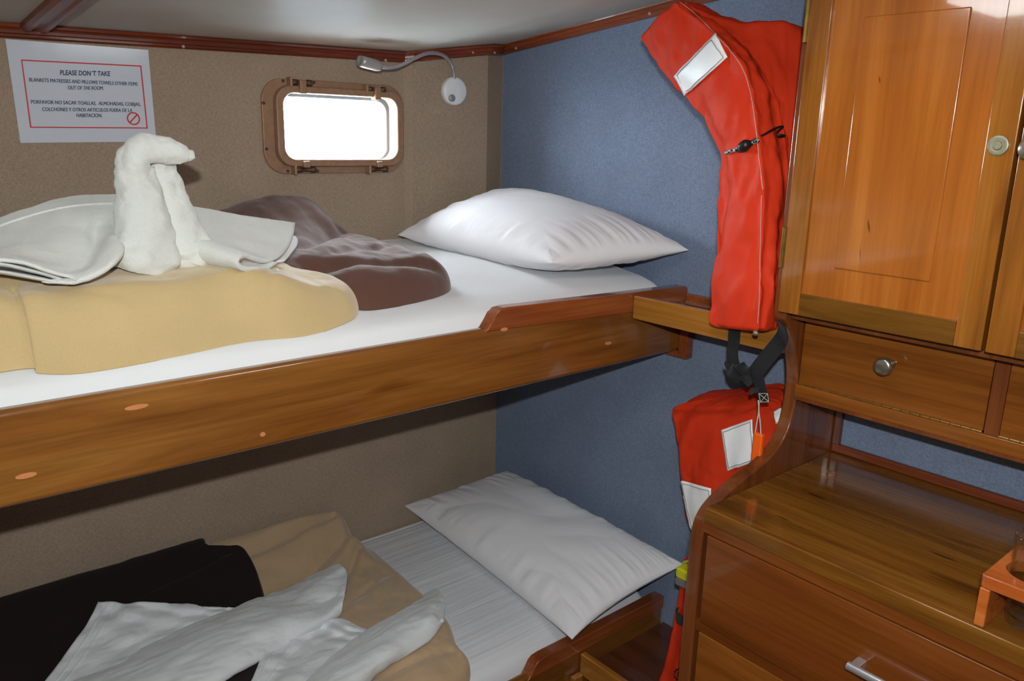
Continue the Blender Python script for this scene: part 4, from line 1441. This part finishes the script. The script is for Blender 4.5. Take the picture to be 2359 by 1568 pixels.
obj('leg', box(BM(), -0.5195, -0.365, -1.8145, -1.799, 0.981, 1.046), MAT['holder'], gh, bevel=0.003)
obj('leg', box(BM(), -0.5195, -0.365, -1.909, -1.8935, 0.981, 1.046), MAT['holder'], gh, bevel=0.003)
bm = lathe(BM(), (tcx, tcy, 0.981), (0, 0, 1), [(0.0, 0.028), (0.002, 0.032), (0.03, 0.034), (0.125, 0.0385), (0.146, 0.0395), (0.1475, 0.0385), (0.125, 0.0362), (0.03, 0.0315), (0.016, 0.029), (0.013, 0.004)], 48)
tb = obj('tumbler', bm, MAT['tumbler'], None, smooth=True)
tag(tb, 'clear glass tumbler set in the orange wooden holder', 'glass')
# =================================================================== LIFE JACKETS
def slab(L, Rr, Rb, Lb, nr=90, nk=64, amp=0.006, scale=9, seed=0, stretch=(1, 1, 1), puff=0.012, fine=None):
    """Padded body: four edge lines (front left, front ridge, back right, back left) lofted with cushioned faces."""
    rings = []
    for a, b, c, d in zip(L, Rr, Rb, Lb):
        a, b, c, d = map(np.array, (a, b, c, d))
        cen = (a + b + c + d) / 4

        def out(p, k=puff):
            v = p - cen
            return p + v / max(np.linalg.norm(v), 1e-9) * k
        ring = [a, a * .88 + b * .12, out(a * .65 + b * .35), out(a * .35 + b * .65), a * .12 + b * .88, b, b * .8 + c * .2, out(b * .5 + c * .5), b * .2 + c * .8, c,
                c * .7 + d * .3, c * .3 + d * .7, d, d * .75 + a * .25, out(d * .5 + a * .5, puff * .5), d * .25 + a * .75]
        rings.append(ring)
    bm = loft(BM(), rings, nr, nk, amp, scale, seed, True, stretch, fine)
    for v in bm.verts:
        v.co.y = max(v.co.y, -1.2545)      # it leans against the end panel, not into it
        v.co.x = min(v.co.x, -0.003)
    return bm


jk = thing('life_jacket', 'orange-red life jacket hung folded in front of the upper tray shelf', 'life jacket', (-0.22, -1.1, 1.26))
Lp = [(1477, 90), (1519, 158), (1574, 214), (1608, 258), (1638, 308), (1660, 352), (1657, 400), (1652, 450), (1648, 560), (1640, 660), (1634, 742)]
Rp = [(1560, 4), (1622, 56), (1680, 112), (1718, 165), (1738, 232), (1749, 320), (1756, 400), (1758, 470), (1754, 570), (1752, 665), (1748, 755)]
Bp = [(1582, 8), (1655, 66), (1722, 118), (1768, 180), (1795, 250), (1812, 325), (1818, 400), (1816, 470), (1808, 570), (1803, 665), (1796, 752)]
xl = [-.19, -.195, -.205, -.215, -.225, -.23, -.23, -.235, -.26, -.28, -.29]
xr = [-.23, -.24, -.25, -.255, -.262, -.27, -.275, -.28, -.30, -.315, -.325]
xb = [-.13, -.14, -.15, -.16, -.17, -.18, -.185, -.19, -.22, -.25, -.255]
xlb = [-.13, -.13, -.135, -.14, -.14, -.145, -.145, -.15, -.19, -.240, -.246]
Lw = [at(*p, 'x', x) for p, x in zip(Lp, xl)]
Rw = [at(*p, 'x', x) for p, x in zip(Rp, xr)]
Bw = [at(*p, 'x', x) for p, x in zip(Bp, xb)]
Dw = [np.array([x, l[1] - 0.012, l[2]]) for l, x in zip(Lw, xlb)]
body = obj('front_panel', slab(Lw, Rw, Bw, Dw, 170, 110, 0.010, 9, 4, (1, 1, 0.8), 0.010, (0.005, 20, (1, 1.2, 0.35))), MAT['orange'], jk, smooth=True)
Tp = [(1578, 6), (1640, 38), (1700, 51), (1760, 52), (1800, 56), (1842, 73)]
Up = [(1600, 60), (1690, 130), (1745, 200), (1785, 300), (1815, 380), (1850, 440)]
bx = np.linspace(-0.19, -0.045, len(Tp))
bu = np.linspace(-0.20, -0.16, len(Tp))
A1 = [at(*p, 'x', x) for p, x in zip(Tp, bx)]
A2 = [at(*p, 'x', x) for p, x in zip(Up, bu)]
A3 = [p + np.array([0.045, 0.0, 0.0]) for p in A2]
A4 = [p + np.array([0.045, 0.0, 0.0]) for p in A1]
obj('back_panel', slab(A1, A2, A3, A4, 70, 56, 0.008, 12, 9, (1, 1, 1), 0.006), MAT['orange'], jk, smooth=True)
tj = bvh(body)
TQ = [(1650, 80), (1680, 131), (1580, 220), (1555, 175)]
tp = obj('reflective_tape', decal(tj, [TQ[3], TQ[0], TQ[1], TQ[2]], 20, 8, 0.0045, 0.002), MAT['tape'], jk, smooth=True)


def stitch_frame(t, quad, inset=0.10, off=0.0062, r=0.0009):
    q_ = [np.array(p, float) for p in quad]
    c = sum(q_) / 4
    q_ = [c + (p - c) * (1 - inset) for p in q_]
    bm = BM()
    for i in range(4):
        a, b = q_[i], q_[(i + 1) % 4]
        P = []
        for k in range(10):
            e = a + (b - a) * k / 9
            for st_ in range(12):
                if t.ray_cast(Vector(CAM), Vector(ray(e[0], e[1])).normalized())[0] is not None:
                    break
                e = e + (c - e) * 0.06
            P.append(stick(t, e[0], e[1], off))
        tube(bm, P, r, 18, 5, rnd=False)
    return bm


obj('stitching', stitch_frame(tj, TQ, 0.16), MAT['tape_edge'], tp)
obj('seam', seam(tj, [(1566, 6), (1598, 30), (1640, 72), (1683, 117), (1712, 160), (1730, 215), (1742, 290), (1750, 370), (1757, 436)], 0.0011, 0.0012, 60), MAT['redseam'], jk)
obj('seam', seam(tj, [(1755, 450), (1752, 560), (1750, 670), (1746, 745)], 0.0008, 0.0006, 40), MAT['redseam'], jk)
cd1 = [(1658, 354), (1675, 351), (1695, 346), (1712, 341), (1724, 337), (1738, 329), (1748, 325)]
obj('drawcord', tube(BM(), [stick(tj, *p, 0.004) for p in cd1], 0.0042, 40, 10), MAT['speckle'], jk, smooth=True)
tg = stick(tj, 1721, 337, 0.007)
bm = tube(BM(), [tg + np.array([0, 0.010, -0.006]), tg + np.array([-0.004, 0.003, -0.002]), tg + np.array([-0.004, -0.004, 0.003]), tg + np.array([0, -0.010, 0.006])], [0.009, 0.012, 0.012, 0.008], 20, 16)
obj('cord_toggle', bm, MAT['black'], jk, smooth=True)
cd2 = [(1722, 334), (1740, 322), (1758, 311), (1776, 301), (1790, 295), (1802, 294), (1809, 299), (1812, 308), (1806, 314), (1795, 312)]
obj('black_cord', tube(BM(), [stick(tj, *p, 0.004) for p in cd2], 0.0024, 60, 8), MAT['black'], jk, smooth=True)
obj('snap', lathe(BM(), at(1742, 765, 'x', -0.315), (-0.6, -0.2, -0.5), [(0, 0.006), (0.006, 0.006), (0.007, 0.001)], 14), MAT['zinc'], jk, smooth=True)
# webbing straps, knotted below the jacket
SX = -0.27
S = lambda px, py, x=SX: at(px, py, 'x', x)
bm = BM()
ribbon(bm, [S(1693, 750), S(1691, 780), S(1688, 815), S(1694, 845), S(1706, 865)], [(0, 1, 0.05), (0, 1, 0.0), (0.2, 1, 0), (0.1, 1, 0.4), (0.1, 0.7, 0.8)], 0.030, 0.0028, 34)
ribbon(bm, [S(1684, 842, -.285), S(1690, 856, -.29), S(1712, 862, -.285), S(1736, 858, -.28), S(1752, 848, -.275)], (0.1, 0.1, 1), 0.029, 0.003, 30)
ribbon(bm, [S(1702, 838, -.29), S(1716, 856, -.296), S(1722, 872, -.288), S(1714, 880, -.275)], (0, 0.9, 0.35), 0.027, 0.003, 24)
ribbon(bm, [S(1676, 838, -.27), S(1676, 852, -.28), S(1690, 866, -.285), S(1706, 872, -.28)], (0, 0.35, 0.9), 0.022, 0.003, 24)
obj('strap', bm, MAT['webbing'], jk, smooth=False)
bm = BM()
ribbon(bm, [S(1734, 866, -.285), S(1752, 842, -.28), S(1776, 812, -.27), S(1797, 786, -.262), S(1804, 768, -.27), S(1800, 745, -.285)], (0, 0.65, 0.75), 0.034, 0.0028, 34)
ribbon(bm, [S(1741, 852, -.29), S(1747, 872, -.292), S(1752, 892, -.292), S(1758, 912, -.29), S(1762, 926, -.288)], (0, 1, 0.1), 0.026, 0.003, 30)
ribbon(bm, [S(1728, 904, -.285), S(1738, 898, -.29), S(1750, 899, -.295)], (0.2, 0.2, 1), 0.012, 0.003, 20)
st = obj('strap', bm, MAT['webbing'], jk, smooth=False)
bm = BM()
for a, b in (((1748, 906), (1768, 906)), ((1768, 906), (1771, 925)), ((1771, 925), (1752, 926)), ((1752, 926), (1748, 906)), ((1748, 906), (1771, 925)), ((1768, 906), (1752, 926))):
    tube(bm, [S(*a, -.2935), S((a[0] + b[0]) / 2, (a[1] + b[1]) / 2, -.2935), S(*b, -.2935)], 0.0007, 10, 5, rnd=False)
obj('stitching', bm, MAT['cord_white'], st)
bm = BM()
tube(bm, [S(1747, 922, -.288), S(1748, 945, -.288), S(1744, 970, -.287), S(1739, 1000, -.285)], 0.0015, 30, 8)
tube(bm, [S(1749, 922, -.288), S(1748, 945, -.2885), S(1751, 970, -.287), S(1753, 1003, -.285)], 0.0015, 30, 8)
obj('whistle_cord', bm, MAT['cord_white'], jk, smooth=True)
w0 = S(1746, 1030, -.283)
bm = BM()
box(bm, w0[0] - 0.007, w0[0] + 0.007, w0[1] - 0.012, w0[1] + 0.012, w0[2] - 0.036, w0[2] + 0.034)
wh = obj('whistle', bm, MAT['whistle'], jk, bevel=0.005, segs=3, label='bright orange whistle')

# ---- lower jacket
j2 = thing('life_jacket', 'orange-red life jacket with yellow light clip standing behind end panel', 'life jacket', (-0.2, -1.05, 0.27))
LT = [(1553, 943), (1549, 962), (1556, 1012), (1563, 1060), (1570, 1110), (1578, 1170), (1590, 1218)]
RT = [(1800, 935), (1800, 960), (1795, 1010), (1780, 1070), (1750, 1130), (1715, 1180), (1685, 1226)]
a = [at(*p, 'x', x) for p, x in zip(LT, (-.12, -.145, -.16, -.165, -.165, -.16, -.15))]
b = [at(*p, 'x', x) for p, x in zip(RT, (-.13, -.155, -.17, -.18, -.18, -.175, -.165))]
c = [at(1800, 889, 'x', -0.04), at(1800, 900, 'x', -0.035)] + [p + np.array([0.125, 0, 0]) for p in b[2:]]
d = [at(1630, 908, 'x', -0.04), at(1612, 925, 'x', -0.035)] + [np.array([-0.03, p[1] - .008, p[2]]) for p in a[2:]]
u2 = obj('upper_body', slab(a, b, c, d, 140, 110, 0.009, 9, 13, (1, 1, 0.7), 0.008, (0.005, 20, (1, 1.2, 0.35))), MAT['orange'], j2, smooth=True)
t2_ = bvh(u2)
for quad in ([(1664, 990), (1735, 966), (1740, 1062), (1678, 1084)], [(1569, 1104), (1640, 1124), (1640, 1222), (1592, 1220)], [(1784, 950), (1802, 940), (1800, 975), (1790, 976)]):
    tp = obj('reflective_tape', decal(t2_, quad, 16, 16, 0.0045, 0.002), MAT['tape'], j2, smooth=True)
    obj('stitching', stitch_frame(t2_, quad, 0.12), MAT['tape_edge'], tp)
LT = [(1600, 1215), (1596, 1245), (1588, 1272), (1574, 1290), (1582, 1312), (1568, 1336), (1562, 1372), (1556, 1410), (1545, 1460), (1532, 1520), (1518, 1580)]
LX = [-.13, -.14, -.15, -.165, -.17, -.19, -.20, -.215, -.235, -.26, -.285]
RT = [(1660, 1218), (1650, 1245), (1645, 1272), (1640, 1290), (1640, 1312), (1636, 1336), (1632, 1372), (1630, 1410), (1640, 1460), (1650, 1520), (1655, 1580)]
a = [at(*p, 'x', x) for p, x in zip(LT, LX)]
b = [at(*p, 'x', x - 0.02) for p, x in zip(RT, LX)]
c = [p + np.array([0.06, 0, 0]) for p in b]
d = [p + np.array([0.06, -.005, 0]) for p in a]
l2 = obj('lower_body', slab(a, b, c, d, 90, 60, 0.006, 12, 23, (1, 1, 0.8), 0.006), MAT['orange'], j2, smooth=True)
t3_ = bvh(l2)
obj('yellow_cord', tube(BM(), [stick(t3_, *p, 0.004) for p in ((1576, 1285), (1577, 1296), (1584, 1304), (1594, 1308), (1606, 1308))], 0.0042, 24, 8), MAT['yellow'], j2, smooth=True)
obj('black_clip', tube(BM(), [stick(t3_, *p, 0.006) for p in ((1594, 1280), (1598, 1295), (1603, 1310), (1604, 1330))], 0.005, 20, 8), MAT['black'], j2, smooth=True)
c0, c1 = at(1562, 1340, 'x', -.215), at(1640, 1345, 'x', -.225)
cc = (c0 + c1) / 2
hw = abs(c0[1] - c1[1]) / 2
bl = obj('light_clip', box(BM(), cc[0] - 0.012, cc[0] + 0.03, cc[1] - hw, cc[1] + hw, cc[2] - 0.004, cc[2] + 0.026), MAT['yellow'], j2, bevel=0.007, segs=3, label='yellow signal light')
obj('light_base', box(BM(), cc[0] - 0.010, cc[0] + 0.03, cc[1] - hw, cc[1] + hw, cc[2] - 0.026, cc[2] - 0.004), MAT['greyp'], bl, bevel=0.004)
bm = BM()
SP = [(1551, 1403), (1560, 1418), (1572, 1431), (1590, 1445), (1612, 1456), (1635, 1464)]
ribbon(bm, [stick(t3_, *p, 0.004) for p in SP], (-0.25, -0.15, 1), 0.040, 0.003, 30)
obj('waist_strap', bm, MAT['webbing'], j2)
# printed round emblem
bm = BM()
ec = (1567, 1553)
for r0, nn in ((13, 40), (6, 24)):
    P = [stick(t3_, ec[0] + r0 * math.cos(t) * 0.9, ec[1] + r0 * math.sin(t), 0.001) for t in np.linspace(0, 2 * math.pi, nn)]
    tube(bm, P, 0.0016, nn * 2, 6, rnd=False)
for t in np.linspace(0, 2 * math.pi, 14, endpoint=False):
    P = [stick(t3_, ec[0] + r0_ * math.cos(t) * 0.9, ec[1] + r0_ * math.sin(t), 0.001) for r0_ in (13, 15, 16.5)]
    tube(bm, P, 0.0012, 6, 5, rnd=False)
obj('emblem', bm, MAT['black'], j2)
# =================================================================== LIGHT
lampc = thing('ceiling_lamp', 'flat white rectangular lamp on the cabin ceiling behind the viewer', 'lamp', (-0.865, -1.39, ceil_z(-0.865, -1.39)))
zc = ceil_z(-0.865, -1.39)
obj('housing', box(BM(), -1.025, -0.705, -1.585, -1.335, zc - 0.030, zc + 0.005), MAT['white_plastic'], lampc, bevel=0.004)
obj('diffuser', box(BM(), -1.01, -0.72, -1.57, -1.35, zc - 0.036, zc - 0.030), emit('lamp_diffuser', srgb(246, 252, 252), 13.0), lampc)

fl = bpy.data.lights.new('camera_flash', 'AREA')
fl.shape = 'RECTANGLE'
fl.size, fl.size_y = 0.04, 0.02
fl.energy = 22.0
fl.color = (0.96, 1.0, 1.0)
fo = bpy.data.objects.new('camera_flash', fl)
COL.objects.link(fo)
fpos = CAM - M[2] * 0.10 - M[1] * 0.115
fo.matrix_world = Matrix.Translation(Vector(fpos)) @ R3.to_4x4()

wd = bpy.data.worlds.new('daylight')
SC.world = wd
wd.use_nodes = True
bg = wd.node_tree.nodes.get('Background') or wd.node_tree.nodes.new('ShaderNodeBackground')
wt_ = wd.node_tree
tc_ = wt_.nodes.new('ShaderNodeTexCoord')
sx_ = wt_.nodes.new('ShaderNodeSeparateXYZ')
wt_.links.new(tc_.outputs['Generated'], sx_.inputs[0])
rp_ = wt_.nodes.new('ShaderNodeValToRGB')
rp_.color_ramp.elements[0].position = 0.42
rp_.color_ramp.elements[0].color = (0.36, 0.44, 0.50, 1)
rp_.color_ramp.elements[1].position = 0.5
rp_.color_ramp.elements[1].color = (0.86, 0.94, 1.0, 1)
ml_ = wt_.nodes.new('ShaderNodeMath')
ml_.operation = 'MULTIPLY_ADD'
ml_.inputs[1].default_value = 0.5
ml_.inputs[2].default_value = 0.5
wt_.links.new(sx_.outputs[2], ml_.inputs[0])
wt_.links.new(ml_.outputs[0], rp_.inputs[0])
wt_.links.new(rp_.outputs[0], bg.inputs[0])
bg.inputs[1].default_value = 62.0

vs = SC.view_settings
SC.display_settings.display_device = 'sRGB'
vs.view_transform = 'Standard'
vs.look = 'None'
vs.exposure = 0.0
vs.gamma = 1.0
vs.use_curve_mapping = False
